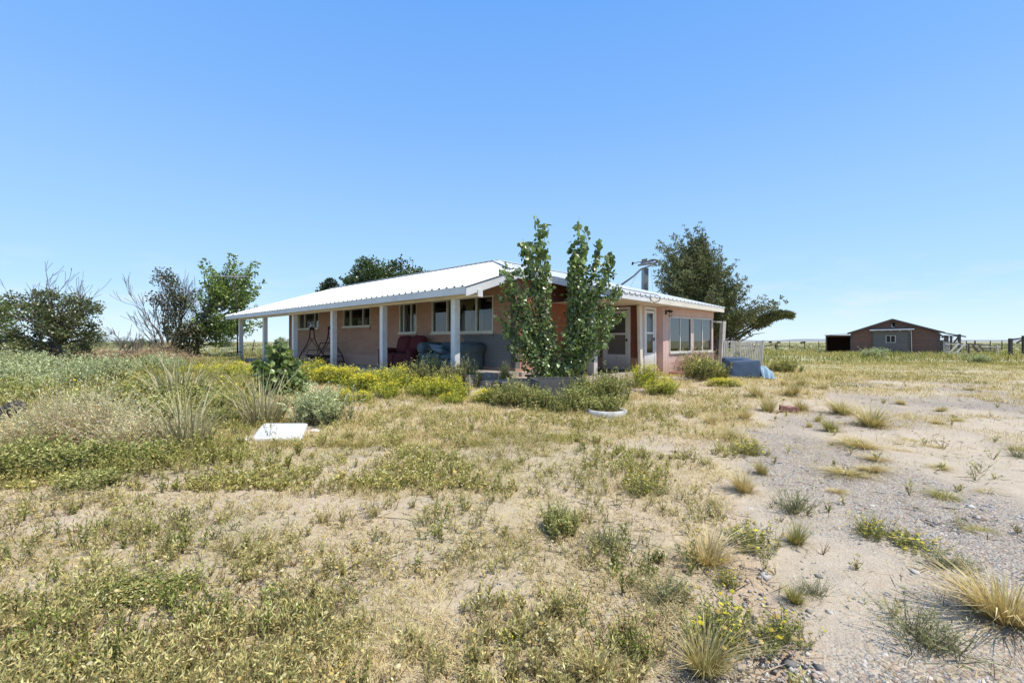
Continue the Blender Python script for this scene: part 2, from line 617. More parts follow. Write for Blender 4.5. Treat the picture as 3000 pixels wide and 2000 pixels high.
M = {}
M['brick'] = brick_mat('painted_brick', (.44, .275, .21), (.38, .23, .17), (.35, .225, .175), grey=(.17, .175, .18))
M['brick_orange'] = brick_mat('orange_brick', (.42, .155, .085), (.38, .135, .075), (.34, .15, .09))
M['brick_shaded'] = brick_mat('shaded_brick', (.22, .085, .06), (.19, .075, .05), (.17, .08, .06))  # wall brick with the shade under the entry eave put into its colour
M['pink'] = weathered('pink_paint', (.72, .50, .45), (.66, .45, .40), .75, 1.2, 30, .2, dirt=(.44, .28, .23), dirt_amt=.5, splash=(.05, .55, (.42, .30, .22)))
M['white'] = weathered('white_paint', (.78, .79, .80), (.68, .69, .70), .55, 1.5, 40, .12, dirt=(.42, .38, .33), dirt_amt=.4, splash=(.25, .75, (.42, .36, .28)))
M['fascia'] = weathered('fascia_paint', (.74, .75, .76), (.66, .67, .69), .55, .8, 30, .12, dirt=(.45, .42, .38), dirt_amt=.35)
M['cream'] = weathered('cream_paint', (.78, .72, .62), (.70, .64, .54), .6, 1.2, 30, .15, dirt=(.42, .36, .28), dirt_amt=.45)
M['roof'] = weathered('white_metal_roof', (.83, .84, .84), (.78, .79, .79), .35, .5, 60, .03, dirt=(.62, .58, .52), dirt_amt=.25)
M['alu'] = weathered('window_frame_metal', (.66, .64, .58), (.58, .56, .50), .4, 3, 60, .05)
M['glass'] = glass_mat('window_glass', .06, (.62, .64, .62))
M['glass_sun'] = glass_mat('sunroom_glass', .13, (.30, .36, .34))
M['screen'] = weathered('grey_door_pane', (.17, .165, .145), (.14, .135, .12), .7, 1.5, 200, 0)  # matt grey for the lower pane of the entry door
M['screen_dark'] = weathered('dark_door_pane', (.09, .09, .085), (.06, .06, .055), .6, 1.5, 200, 0)  # darker matt grey for the upper pane of the entry door
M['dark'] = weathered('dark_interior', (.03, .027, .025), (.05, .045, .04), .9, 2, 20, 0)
M['curtain'] = weathered('cream_curtain', (.50, .47, .30), (.42, .39, .25), .9, 4, 50, .2)
M['blind'] = weathered('grey_blind', (.46, .46, .47), (.42, .42, .43), .8, 2, 50, .05)
M['concrete'] = weathered('concrete', (.40, .36, .32), (.32, .28, .25), .9, 1.5, 40, .3, dirt=(.22, .18, .15))
M['concrete_pale'] = weathered('pale_concrete', (.52, .44, .37), (.44, .36, .30), .9, 1.5, 40, .3, dirt=(.30, .25, .2))
M['black'] = weathered('black_metal', (.018, .016, .016), (.03, .022, .02), .45, 4, 60, .05)
M['galv'] = weathered('galvanised_metal', (.42, .44, .45), (.32, .34, .36), .4, 3, 30, .05, metal=.6, dirt=(.25, .22, .2))
M['bulb'] = glass_mat('lamp_glass', .1, (.85, .8, .75))

ground0 = -1.2
house = empty('house', hw(10.15, 9.3, -1.2), PHI,
              'long low brick house with white metal roof, pillared porch and pink sunroom', 'house')


def wall(name, p0, p1, z0, z1, holes, mat, thick=.2, label=None):
    """wall with openings; house interior lies to the left of p0->p1. holes: (s0,s1,za,zb)"""
    P0 = Vector((p0[0], p0[1])); P1 = Vector((p1[0], p1[1]))
    ln = (P1 - P0).length; d = (P1 - P0) / ln; n = Vector((-d.y, d.x))
    mb = HB()
    ss = sorted({0.0, ln} | {h[0] for h in holes} | {h[1] for h in holes})
    zz = sorted({z0, z1} | {h[2] for h in holes} | {h[3] for h in holes})

    def P(s, z, k): q = P0 + d * s + n * (thick * k); return (q.x, q.y, z)
    for a, b in zip(ss, ss[1:]):
        for e, f in zip(zz, zz[1:]):
            cs, cz = (a + b) / 2, (e + f) / 2
            if any(h[0] < cs < h[1] and h[2] < cz < h[3] for h in holes): continue
            mb.add([P(a, e, 0), P(b, e, 0), P(b, f, 0), P(a, f, 0)], [(0, 1, 2, 3)])
            mb.add([P(a, e, 1), P(b, e, 1), P(b, f, 1), P(a, f, 1)], [(3, 2, 1, 0)])
    for h in holes:
        c = [(h[0], h[2]), (h[1], h[2]), (h[1], h[3]), (h[0], h[3])]
        for i in range(4):
            (a, e), (b, f) = c[i], c[(i + 1) % 4]
            mb.add([P(a, e, 0), P(a, e, 1), P(b, f, 1), P(b, f, 0)], [(0, 1, 2, 3)])
    for s in (0, ln):
        mb.add([P(s, z0, 0), P(s, z0, 1), P(s, z1, 1), P(s, z1, 0)], [(0, 1, 2, 3)])
    return mb.build(name, mat, house, label=label)


class Wf:
    """frame of reference on a wall face: s along, o outward, z up (eye-relative)"""
    def __init__(self, p0, p1):
        self.p0 = Vector((p0[0], p0[1])); P1 = Vector((p1[0], p1[1]))
        self.ln = (P1 - self.p0).length; self.d = (P1 - self.p0) / self.ln
        self.n = Vector((self.d.y, -self.d.x))          # outward

    def __call__(self, s, o, z):
        q = self.p0 + self.d * s + self.n * o
        return Vector((q.x, q.y, z))

    def bar(self, mb, s0, s1, o0, o1, z0, z1):
        c = self((s0 + s1) / 2, (o0 + o1) / 2, (z0 + z1) / 2)
        return mb.obox(c, (self.d.x * abs(s1 - s0) / 2, self.d.y * abs(s1 - s0) / 2, 0),
                       (self.n.x * abs(o1 - o0) / 2, self.n.y * abs(o1 - o0) / 2, 0), (0, 0, abs(z1 - z0) / 2))

    def quad(self, mb, s0, s1, o, z0, z1):
        return mb.add([self(s0, o, z0), self(s1, o, z0), self(s1, o, z1), self(s0, o, z1)], [(0, 1, 2, 3)])


def window(wf, s0, s1, z0, z1, mull, mat=None, glass='glass', fw=.05, inset=.05, sill=True, outer=.02, deep=.05):
    """window part: frame mesh; each pane is a child"""
    mat = mat or M['alu']
    mb = HB(); o0, o1 = -inset - deep, outer
    wf.bar(mb, s0, s0 + fw, o0, o1, z0 + fw, z1 - fw); wf.bar(mb, s1 - fw, s1, o0, o1, z0 + fw, z1 - fw)
    wf.bar(mb, s0, s1, o0, o1 + .004, z1 - fw, z1); wf.bar(mb, s0, s1, o0, o1 + .02, z0, z0 + fw)
    for s in mull: wf.bar(mb, s - fw * .5, s + fw * .5, o0, o1 - .012, z0 + fw, z1 - fw)
    if sill: wf.bar(mb, s0 - .04, s1 + .04, o0, o1 + .05, z0 - .05, z0)
    fr = mb.build('window', mat, house)
    eds = [s0 + fw] + [x for s in mull for x in (s - fw * .5, s + fw * .5)] + [s1 - fw]
    for i in range(0, len(eds), 2):
        mb = HB(); wf.quad(mb, eds[i] - .01, eds[i + 1] + .01, -inset - (.02 if (i // 2) % 2 else .0), z0 + fw - .01, z1 - fw + .01)
        mb.build('pane', M[glass], fr)
    return fr


def curtain(wf, win, s0, s1, ztop, low, o=-.22, mat=None, name='curtain', folds=9):
    """hanging cloth: low(u) gives the height of its lower edge"""
    mb = HB(); n = folds * 4; V = []; Fc = []
    for i in range(n + 1):
        u = i / n; oo = o + .03 * math.sin(u * folds * 2 * math.pi)
        zl = low(u)
        for j in range(5): V.append(wf(s0 + (s1 - s0) * u, oo, ztop + (zl - ztop) * j / 4))
    for i in range(n):
        for j in range(4):
            a = i * 5 + j
            Fc.append((a, a + 5, a + 6, a + 1))
    mb.add(V, Fc)
    return mb.build(name, mat or M['curtain'], win, smooth=True)


ROOF_L = lambda D: 1.473 + .329 * (D - 8)
ROOF_R = lambda t: 2.144 + .276 * (t - 9.2)
DR, TR = 14.25, 14.22
HT = lambda D: 9.1 + (D - 9.955) * (TR - 9.1) / (DR - 9.955)
HD = lambda t: 9.955 + (t - 9.1) * (DR - 9.955) / (TR - 9.1)

# ---- walls
pw0, pw1 = (10.15, 26.5), (10.15, 9.3)
wfP = Wf(pw0, pw1)
sp = lambda px: hs(pw0, pw1, px)[0]
HEAD = 1.47
W1 = (sp(1266), sp(1446), .30, HEAD); W2 = (sp(1171), sp(1221.5), .33, HEAD)
W3 = (sp(1006), sp(1085.5), .665, HEAD); W4 = (sp(876), sp(935), .66, HEAD)
wall('wall', pw0, pw1, -1.4, 2.12, [W1, W2, W3, W4], M['brick'])
bw0, bw1 = (10.15, 9.3), (14.55, 9.3)
wall('wall', bw0, bw1, -1.4, 2.05, [], M['brick_orange'])
ew0, ew1 = (14.55, 9.3), (14.55, 7.5)
se = lambda px: hs(ew0, ew1, px)[0]
ED = (se(1766), se(1848), -1.02, 1.22)
wall('wall', ew0, ew1, -1.4, 1.66, [ED], M['brick_shaded'])
dw0, dw1 = (14.55, 7.5), (15.75, 7.42)
sd = lambda px: hs(dw0, dw1, px)[0]
DD = (sd(1886), sd(1920), -1.02, 1.22)
wall('wall', dw0, dw1, -1.4, 1.62, [DD], M['pink'])
wall('wall', (15.75, 7.42), (15.75, 7.22), -1.4, 1.6, [], M['pink'])
sw0, sw1 = (15.75, 7.22), (20.0, 6.92)
wfS = Wf(sw0, sw1)
ssun = lambda px: hs(sw0, sw1, px)[0]
SA = (ssun(1960), ssun(2024.5), -.41, .93); SB = (ssun(2029), ssun(2086), -.41, .95)
wall('wall', sw0, sw1, -1.4, 1.5, [SA, SB], M['pink'])
wall('wall', (20.0, 6.92), (20.0, 14.2), -1.4, 1.4, [], M['pink'])
wall('wall', (20.0, 14.2), (20.0, 26.5), -1.4, 1.4, [], M['brick'])
wall('wall', (20.0, 26.5), (10.15, 26.5), -1.4, 2.1, [], M['brick'])
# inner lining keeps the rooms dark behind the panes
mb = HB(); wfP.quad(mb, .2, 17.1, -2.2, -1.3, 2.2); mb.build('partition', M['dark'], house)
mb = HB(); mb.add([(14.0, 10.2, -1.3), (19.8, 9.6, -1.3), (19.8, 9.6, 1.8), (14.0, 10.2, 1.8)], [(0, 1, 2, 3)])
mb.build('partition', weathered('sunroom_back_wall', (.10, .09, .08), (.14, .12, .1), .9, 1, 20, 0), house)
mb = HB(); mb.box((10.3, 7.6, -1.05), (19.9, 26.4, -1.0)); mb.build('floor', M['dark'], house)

# ---- porch windows
w = window(wfP, *W1, [sp(1309.5), sp(1395)], fw=.05)
curtain(wfP, w, sp(1312), sp(1352), 1.4, lambda u: 1.35 - 1.0 * max(0, 1 - abs(u - .35) / .42), name='curtain', folds=5)
curtain(wfP, w, sp(1345), sp(1378), 1.4, lambda u: 1.35 - .95 * max(0, 1 - abs(u - .5) / .38) - .1, folds=5)
curtain(wfP, w, sp(1372), sp(1394), 1.4, lambda u: 1.28 - .45 * u, folds=4)
curtain(wfP, w, sp(1412), sp(1444), 1.4, lambda u: 1.3 - .9 * max(0, (u - .4) / .6), folds=4)
mb = HB(); wfP.quad(mb, sp(1312), sp(1394), -.34, .30, .98); mb.build('blind', M['blind'], w)
mb = HB(); wfP.quad(mb, sp(1397), sp(1441), -.34, .30, .98)
mb.build('blind', weathered('dark_blind', (.2, .2, .2), (.16, .16, .16), .8, 2, 40, 0), w)
w = window(wfP, *W2, [sp(1182), sp(1204)], fw=.042)
curtain(wfP, w, sp(1206), sp(1219), 1.4, lambda u: .36, folds=4)
curtain(wfP, w, sp(1172), sp(1181), 1.4, lambda u: .36, folds=3, mat=M['blind'], name='blind')
w = window(wfP, *W3, [sp(1026), sp(1063)], fw=.042)
mb = HB(); wfP.quad(mb, sp(1030), sp(1056), -.3, .68, .96); mb.build('box_on_sill', M['blind'], w)
window(wfP, *W4, [sp(892), sp(921)], fw=.042)
# brick sill courses
for W_ in (W1, W2, W3, W4):
    mb = HB(); n = max(4, int((W_[1] - W_[0]) / .14))
    for i in range(n):
        a = W_[0] + (W_[1] - W_[0]) * i / n; b = W_[0] + (W_[1] - W_[0]) * (i + 1) / n
        wfP.bar(mb, a + .008, b - .008, -.02, .045, W_[2] - .155, W_[2] - .052)
    mb.build('brick_sill', M['brick'], house)

# ---- sunroom windows, siding and entry
for W_, m in ((SA, 1992), (SB, 2057)):
    w = window(wfS, W_[0], W_[1], W_[2], W_[3], [ssun(m)], glass='glass_sun', fw=.05, outer=.026, sill=True, inset=.0, deep=.03)
mb = HB()
z = -1.17; k = 0
s_board = ssun(1955)
while z < SA[2] - .12:
    h = .185
    wfS.bar(mb, s_board, wfS.ln - .004, .002, .022, z, min(z + h - .008, SA[2] - .06)); z += h; k += 1
mb.build('siding', M['pink'], house)
mb = HB(); s = .005
while s < s_board - .05:
    wfS.bar(mb, s, min(s + .17, s_board - .008), .002, .020, -1.2, 1.24); s += .178
mb.build('siding', M['pink'], house)
mb = HB(); wfS.bar(mb, s_board, wfS.ln - .004, .002, .020, .99, 1.24)
wfS.bar(mb, SA[1] + .008, SB[0] - .008, .002, .018, SA[2] - .05, .985); mb.build('siding', M['pink'], house)
mb = HB(); wfS.bar(mb, 0, wfS.ln, -.1, .012, -1.28, -1.18); mb.build('foundation', M['concrete'], house)


def door(wf, s0, s1, z0, z1, zmid, zlow, mat, fw=.1, knob=True, glass=('glass', 'glass')):
    mb = HB()
    wf.bar(mb, s0 - .06, s0 + .03, -.06, .03, z0, z1 + .03); wf.bar(mb, s1 - .03, s1 + .06, -.06, .03, z0, z1 + .03)
    wf.bar(mb, s0 - .06, s1 + .06, -.06, .036, z1 + .03, z1 + .12)
    fr = mb.build('door', mat, house)
    mb = HB(); a, b = s0 + .035, s1 - .035
    wf.bar(mb, a, a + fw, -.03, .015, z0, z1); wf.bar(mb, b - fw, b, -.03, .015, z0, z1)
    for za, zb in ((z1 - .1, z1), (zmid - .035, zmid + .035), (z0, zlow)):
        wf.bar(mb, a + fw, b - fw, -.028, .013, za, zb)
    mb.build('leaf', mat, fr)
    for (za, zb), g_ in zip(((zlow, zmid - .035), (zmid + .035, z1 - .1)), glass):
        mb = HB(); wf.quad(mb, a + fw - .01, b - fw + .01, -.005, za, zb); mb.build('pane', M[g_], fr)
    if knob:
        mb = HB(); p = wf(b - .05, .03, zmid - .22); mb.rbox(p, (.05, .05, .11), .02); mb.build('handle', M['black'], fr, smooth=True)
    return fr


wfE = Wf(ew0, ew1); wfD = Wf(dw0, dw1)
door(wfE, ED[0] + .07, ED[1] - .07, ED[2], ED[3] - .12, .27, -.46, M['white'], fw=.1, glass=('screen', 'screen_dark'))
mb = HB(); wfE.quad(mb, ED[0] + .1, ED[1] - .1, -.12, ED[2] + .1, ED[3] - .3)
mb.build('inner_door', weathered('grey_inner_door', (.30, .30, .27), (.26, .26, .23), .7, 2, 30, 0), house)
df = door(wfD, DD[0] + .06, DD[1] - .06, DD[2], DD[3] - .12, .30, -.40, M['white'], fw=.09)
# lace panel hung inside the upper door glass, its hem cut in a stepped lozenge
a, b = DD[0] + .22, DD[1] - .22
mb = HB()
for i in range(9):
    z = 1.0 - i * .075; wd = (b - a) * (.5 - .04 * abs(i - 3)) * (1 if i % 2 else .75); c = (a + b) / 2
    wfD.quad(mb, c - wd * .55, c + wd * .55, -.03 - .0015 * i, z - .06, z)
mb.build('lace_curtain', M['blind'], df)

# ---- porch floor, posts, beam
mb = HB()
for t0, t1, za, zb in ((9.15, 13.0, -.90, -.90), (13.0, 17.0, -.90, -1.02), (17.0, 30.0, -1.02, -1.02)):
    for Da, Db in ((8.15, 10.15),):
        V = [(Da, t0, -1.5), (Db, t0, -1.5), (Db, t1, -1.5), (Da, t1, -1.5), (Da, t0, za), (Db, t0, za), (Db, t1, zb), (Da, t1, zb)]
        mb.add(V, [(4, 5, 6, 7), (0, 1, 5, 4), (0, 4, 7, 3), (3, 7, 6, 2)])
mb.build('porch_floor', M['concrete'], house)
mb = HB(); mb.box((8.5, 7.9, -1.5), (10.6, 9.14, -1.06)); mb.build('porch_step', M['concrete_pale'], house)
mb = HB(); mb.box((10.16, 9.05, -1.5), (14.5, 9.29, -.92)); mb.build('foundation', M['concrete_pale'], house)
mb = HB(); mb.box((11.2, 7.5, -1.5), (14.53, 9.04, -1.03)); mb.build('entry_floor', M['concrete_pale'], house)
PT = (10.08, 13.90, 17.58, 21.39, 25.13, 28.92)
for t in PT:
    mb = HB(); mb.box((8.355, t - .095, -1.45), (8.545, t + .095, 1.218))
    mb.build('porch_post', M['white'], house, bevel=.006)
mb = HB(); mb.box((8.37, 9.05, 1.22), (8.53, 29.7, 1.40)); mb.build('porch_beam', M['cream'], house)
mb = HB(); mb.box((8.36, 9.03, 1.212), (8.54, 9.048, 1.408)); mb.build('beam_end', M['white'], house)
mb = HB(); mb.box((11.75, 7.55, -1.4), (11.95, 7.8, 1.24)); mb.build('entry_post', M['white'], house, bevel=.006)
mb = HB(); mb.beam((14.36, 7.36, -1.3), (14.38, 7.43, 1.24), .1, .17, up=(1, 0, 0)); mb.build('entry_post', M['cream'], house, bevel=.005)

# ---- roof: ribbed sheet
RIB = ((0, 0), (.11, 0), (.135, .042), (.20, .042), (.225, 0), (.33, 0))


def rib_breaks(a, b):
    out = []; x = a
    while x < b - 1e-6:
        for dx, dz in RIB[:-1]:
            if x + dx < b: out.append((x + dx, dz))
        x += .33
    out.append((b, 0)); return out


mb = HB(); V = []; Fc = []
br = sorted(rib_breaks(9.03, 30.0))
for t, dz in br:
    De = HD(max(t, 9.1)) if t < TR else DR
    V += [(7.95, t, ROOF_L(7.95) + dz), (De, t, ROOF_L(De) + dz * (1 if t > TR else 1))]
for i in range(len(br) - 1): a = i * 2; Fc.append((a, a + 2, a + 3, a + 1))
mb.add(V, Fc)
V = []; Fc = []
cuts = sorted(rib_breaks(9.955, 20.36))
i0 = None; prev_edge = None
for D, dz in cuts:
    te = 9.03 if D < 11.68 else 6.55
    tt = HT(D) if D < DR else TR
    if prev_edge is not None and te != prev_edge:          # the sheet steps out over the entry
        n = len(V); V += [(D, 9.03, ROOF_R(9.03) + dz), (D, tt, ROOF_R(tt) + dz)]
        Fc.append((n - 2, n, n + 1, n - 1))
    elif prev_edge is not None:
        n = len(V); Fc.append((n - 2, n, n + 1, n - 1))
    V += [(D, te, ROOF_R(te) + dz), (D, tt, ROOF_R(tt) + dz)]
    if prev_edge is not None and te != prev_edge: pass
    prev_edge = te
mb.add(V, Fc)
zb = ROOF_L(DR)
mb.add([(DR, TR, zb), (DR, 30, zb), (20.36, 30, zb - .329 * 6.11), (20.36, TR + 7.28, zb - .329 * 6.11)], [(0, 1, 2, 3)])
mb.add([(DR, TR, zb), (20.36, TR, zb), (20.36, TR + 7.28, zb - .276 * 7.28)], [(0, 2, 1)])
# ridge cap strips
mb.beam((DR, TR, zb + .047), (DR, 30, zb + .047), .36, .012); mb.beam((DR - .1, TR, zb + .048), (20.36, TR, zb + .048), .36, .012)
mb.beam((9.98, 9.13, ROOF_L(9.98) + .046), (DR, TR, zb + .046), .3, .012)
mb.build('roof', M['roof'], house)
mb = HB(); e = .06
mb.add([(8.0, 9.1, ROOF_L(8) - e), (9.955, 9.1, ROOF_L(9.955) - e), (DR, TR, zb - e), (DR, 30, zb - e), (8.0, 30, ROOF_L(8) - e)], [(4, 3, 2, 1, 0)])
mb.add([(9.955, 9.1, ROOF_R(9.1) - e), (11.7, 9.1, ROOF_R(9.1) - e), (11.7, HT(11.7), ROOF_R(HT(11.7)) - e)], [(0, 2, 1)])
mb.add([(11.7, 6.6, ROOF_R(6.6) - e), (20.3, 6.6, ROOF_R(6.6) - e), (20.3, TR, zb - e), (DR, TR, zb - e), (11.7, HT(11.7), ROOF_R(HT(11.7)) - e)], [(0, 4, 3, 2, 1)])
mb.build('roof_deck', M['cream'], house)
# fascias
mb = HB()
mb.box((7.965, 9.1, 1.262), (8.0, 26.42, 1.462)); mb.box((7.965, 26.50, 1.262), (8.0, 30.0, 1.462)); mb.build('fascia', M['fascia'], house)
mb = HB(); mb.box((8.001, 9.12, 1.268), (8.37, 29.98, 1.282)); mb.build('soffit', M['cream'], house)


def slope_board(D0, t0, D1, t1, z0, z1, h, th, name, mat):
    mb = HB()
    d = Vector((D1 - D0, t1 - t0, 0)).normalized(); n = Vector((-d.y, d.x, 0)) * th / 2
    a = Vector((D0, t0, z0)); b = Vector((D1, t1, z1)); dn = Vector((0, 0, h))
    V = [a - n, b - n, b + n, a + n, a - n - dn, b - n - dn, b + n - dn, a + n - dn]
    mb.add(V, [(0, 1, 2, 3), (7, 6, 5, 4), (0, 4, 5, 1), (1, 5, 6, 2), (2, 6, 7, 3), (3, 7, 4, 0)])
    return mb.build(name, mat, house)


slope_board(7.97, 9.08, 9.99, 9.08, ROOF_L(7.97) - .03, ROOF_L(9.99) - .03, .235, .035, 'fascia', M['fascia'])
slope_board(9.99, 9.08, 11.7, 9.08, ROOF_R(9.08) - .012, ROOF_R(9.08) - .012, .22, .035, 'fascia', M['fascia'])
slope_board(11.69, 9.06, 11.69, 6.62, ROOF_R(9.06) - .02, ROOF_R(6.62) - .02, .2, .035, 'fascia', M['fascia'])
slope_board(11.7, 6.6, 13.49, 6.6, ROOF_R(6.6) - .008, ROOF_R(6.6) - .008, .175, .035, 'fascia', M['fascia'])
slope_board(13.51, 6.585, 20.3, 6.585, ROOF_R(6.6) - .012, ROOF_R(6.6) - .012, .185, .035, 'fascia', M['cream'])
slope_board(20.3, 6.6, 20.3, TR, ROOF_R(6.6) - .02, ROOF_R(TR) - .02, .18, .035, 'fascia', M['fascia'])
mb = HB(); mb.add([(11.7, 6.62, 1.26), (20.28, 6.62, 1.26), (20.28, 7.0, 1.262), (15.75, 7.42, 1.262), (14.55, 7.5, 1.262), (14.55, 9.3, 1.262), (11.7, 9.3, 1.262)],
                  [(0, 1, 2, 3, 4, 5, 6)])
mb.build('soffit', M['cream'], house)
# loose power cable lying over the sunroom eave
pts = []
for D, t, dz in ((12.6, 9.0, .04), (12.9, 8.2, .05), (13.5, 7.6, .05), (14.0, 7.1, .06), (14.25, 6.75, .07), (14.15, 6.56, .02)):
    pts.append(Vector((D, t, ROOF_R(t) + dz)))
pts += [Vector((13.95, 6.5, 1.32)), Vector((13.6, 6.5, 1.22)), Vector((13.4, 6.52, 1.30)), Vector((13.3, 6.53, 1.36))]
mb = HB(); mb.tube(pts, .012, 6); mb.build('cable', M['black'], house, smooth=True)
# wall lamp
wl = ssun(1949)
mb = HB(); wfS.bar(mb, wl - .05, wl + .05, .02, .05, .98, 1.13)
mb.beam(wfS(wl, .04, 1.1), wfS(wl, .2, 1.13), .05, .04); mb.rbox(wfS(wl, .2, 1.09), (.15, .15, .07), .03)
lamp = mb.build('wall_lamp', M['black'], house)
mb = HB(); mb.tube([wfS(wl, .2, 1.055), wfS(wl, .2, 1.0), wfS(wl, .2, .90), wfS(wl, .2, .88)], [.05, .062, .06, .03], 12); mb.build('lamp_glass', M['bulb'], lamp, smooth=True)
# ================================================================== FURNITURE ON THE PORCH
M['maroon'] = weathered('maroon_upholstery', (.115, .022, .028), (.085, .017, .021), .9, 3, 60, .3)
M['teal'] = weathered('blue_green_upholstery', (.10, .14, .155), (.08, .115, .13), .9, 3, 60, .3)
M['denim'] = weathered('faded_blue_cushion', (.20, .26, .31), (.15, .20, .25), .9, 4, 60, .3)
M['rust'] = weathered('dark_rusted_steel', (.02, .012, .011), (.05, .022, .016), .7, 6, 60, .1)
FLOOR = -.90

# all porch furniture is drawn in house axes: x towards the wall (away from the yard), y along the porch


def porch_thing(name, D, t, ez, label, cat): return empty(name, hw(D, t, ez), PHI, label, cat)


# maroon reclining loveseat
ls = porch_thing('loveseat', 9.5, 14.2, -.94, 'dark maroon reclining loveseat with two tall padded backs on the porch', 'loveseat')
def part(mb, name, mat, par, smooth=True): return mb.build(name, mat, par, smooth=smooth, weld=True)
tilt = Matrix.Rotation(.22, 3, 'Y')
for y in (-.42, .42):
    mb = MB(); mb.rbox((.28, y, .80), (.26, .80, .68), .13, 4, rot=tilt, puff=.03); part(mb, 'backrest', M['maroon'], ls)
    mb = MB(); mb.rbox((.24, y, .62), (.28, .74, .26), .10, 4, rot=tilt, puff=.03); part(mb, 'lumbar_cushion', M['maroon'], ls)
    mb = MB(); mb.rbox((-.16, y, .40), (.66, .78, .22), .09, 4, puff=.02); part(mb, 'seat', M['maroon'], ls)
    mb = MB(); mb.rbox((-.46, y, .22), (.10, .78, .34), .05, 3, puff=.02); part(mb, 'footrest', M['maroon'], ls)
for y in (-.92, .92):
    mb = MB(); mb.rbox((-.04, y, .33), (.92, .22, .56), .09, 4); mb.rbox((-.10, y, .60), (.78, .25, .18), .09, 4, puff=.02)
    part(mb, 'armrest', M['maroon'], ls)
mb = MB(); mb.box((-.35, -.9, .03), (.4, .9, .2)); part(mb, 'base', M['maroon'], ls, False)

# blue-green sofa with rolled arms
so = porch_thing('sofa', 9.62, 11.72, FLOOR, 'worn blue green sofa with fat rolled arms under the big porch window', 'sofa')
for y in (-1.02, 1.02):
    mb = MB(); mb.rbox((0, y, .30), (.90, .22, .60), .04, 3); part(mb, 'arm_panel', M['teal'], so)
    mb = MB(); mb.tube([(-.52, y, .68), (-.49, y, .68), (-.44, y, .68), (0, y, .69), (.44, y, .68), (.47, y, .68)], [.13, .17, .19, .20, .19, .13], 20)
    part(mb, 'rolled_arm', M['teal'], so)
mb = MB(); mb.rbox((.34, 0, .48), (.26, 1.9, .76), .12, 4, puff=.02); part(mb, 'backrest', M['teal'], so)
for y in (-.46, .46):
    mb = MB(); mb.rbox((-.12, y, .40), (.74, .9, .20), .09, 4, puff=.03); part(mb, 'seat_cushion', M['teal'], so)
mb = MB(); mb.rbox((-.12, 0, .18), (.68, 1.85, .26), .03, 3); part(mb, 'base', M['teal'], so)
for x, y in ((-.42, -1.02), (.4, -1.1), (-.42, 1.02), (.4, 1.02)):
    mb = MB(); mb.box((x - .03, y - .03, 0), (x + .03, y + .03, .06)); part(mb, 'foot', M['black'], so, False)


def pillow(D, t, ez, rx, ry, rz, sz, label):
    o = MB()
    n = 10; V = []; Fc = []
    for s in (1, -1):
        b = len(V)
        for i in range(n + 1):
            for j in range(n + 1):
                x = -1 + 2 * i / n; y = -1 + 2 * j / n
                h = .16 * (max(0, (1 - x ** 4) * (1 - y ** 4))) ** .6
                pin = 1 - .07 * (1 - x * x) * 0 - .06 * (x * x * (1 - y * y) + y * y * (1 - x * x)) * 0
                q = 1 - .05 * (x * x + y * y - x * x * y * y)
                V.append((x * sz * q * (1 + .08 * x * x * y * y), y * sz * q * (1 + .08 * x * x * y * y), s * h * sz * 2.0))
        for i in range(n):
            for j in range(n):
                a = b + i * (n + 1) + j
                qd = (a, a + n + 1, a + n + 2, a + 1); Fc.append(qd if s > 0 else qd[::-1])
    o.add(V, Fc)
    ob = o.build('cushion', M['denim'], None, smooth=True, weld=True, label=label, cat='cushion')
    ob.location = hw(D, t, ez)
    ob.rotation_euler = (rx, ry, PHI + rz)
    return ob


pillow(9.55, 12.28, -.27, .15, .62, .5, .26, 'faded blue square cushion leaning on the left arm of the blue green sofa')
pillow(9.24, 11.74, -.31, .25, .25, .2, .26, 'faded blue cushion lying flat on the middle of the blue green sofa seat')

# old patio swing without its canopy
sw = porch_thing('patio_swing', 9.3, 20.6, -1.02, 'dark rusty patio swing frame without canopy between porch posts', 'swing')
for y in (-.95, .95):
    for s in (-1, 1):
        mb = MB()
        pts = [(s * .09, y, 1.66), (s * .10, y, 1.40), (s * .13, y, 1.15), (s * .24, y, .88), (s * .42, y, .60), (s * .56, y, .36), (s * .66, y, .0)]
        mb.tube(pts, .026, 8); mb.build('leg', M['rust'], sw, smooth=True)
    mb = MB(); mb.tube([(-.10, y, 1.22), (.40, y, .50)], .014, 6); mb.tube([(.10, y, 1.22), (-.40, y, .50)], .014, 6); mb.build('brace', M['rust'], sw)
    mb = MB(); mb.box((-.11, y - .03, 1.56), (.11, y + .03, 1.68)); mb.box((-.10, y - .02, 1.30), (-.075, y + .02, 1.58)); mb.box((.075, y - .02, 1.30), (.10, y + .02, 1.58))
    mb.tube([(0, y, 1.66), (0, y, 1.74)], .03, 8); mb.build('bracket', M['rust'], sw)
    mb = MB(); mb.tube([(-.62, y, .1), (.62, y, .1)], .022, 6); mb.build('base_bar', M['rust'], sw)
mb = MB(); mb.tube([(.56, -.95, .36), (.56, .95, .36)], .022, 6); mb.tube([(.62, -.95, .1), (.62, .95, .1)], .022, 6); mb.tube([(-.5, -.95, .42), (-.5, .95, .42)], .014, 6); mb.build('crossbar', M['rust'], sw)
mb = MB(); mb.tube([(.18, -.82, .40), (.30, -.82, .86), (.33, -.76, .95), (.33, .76, .95), (.30, .82, .86), (.18, .82, .40)], .02, 8)
mb.tube([(.27, -.82, .70), (.27, .82, .70)], .014, 6); mb.build('backrest_frame', M['rust'], sw, smooth=True)
mb = MB(); mb.tube([(-.34, -.84, .36), (-.34, .84, .36)], .02, 6)
for y in (-.84, .84): mb.tube([(-.34, y, .36), (.20, y, .40)], .02, 6); mb.tube([(-.3, y, .36), (-.24, y, .62), (.22, y, .62)], .016, 6)
mb.build('seat_frame', M['rust'], sw, smooth=True)
mb = MB(); V = []; Fc = []
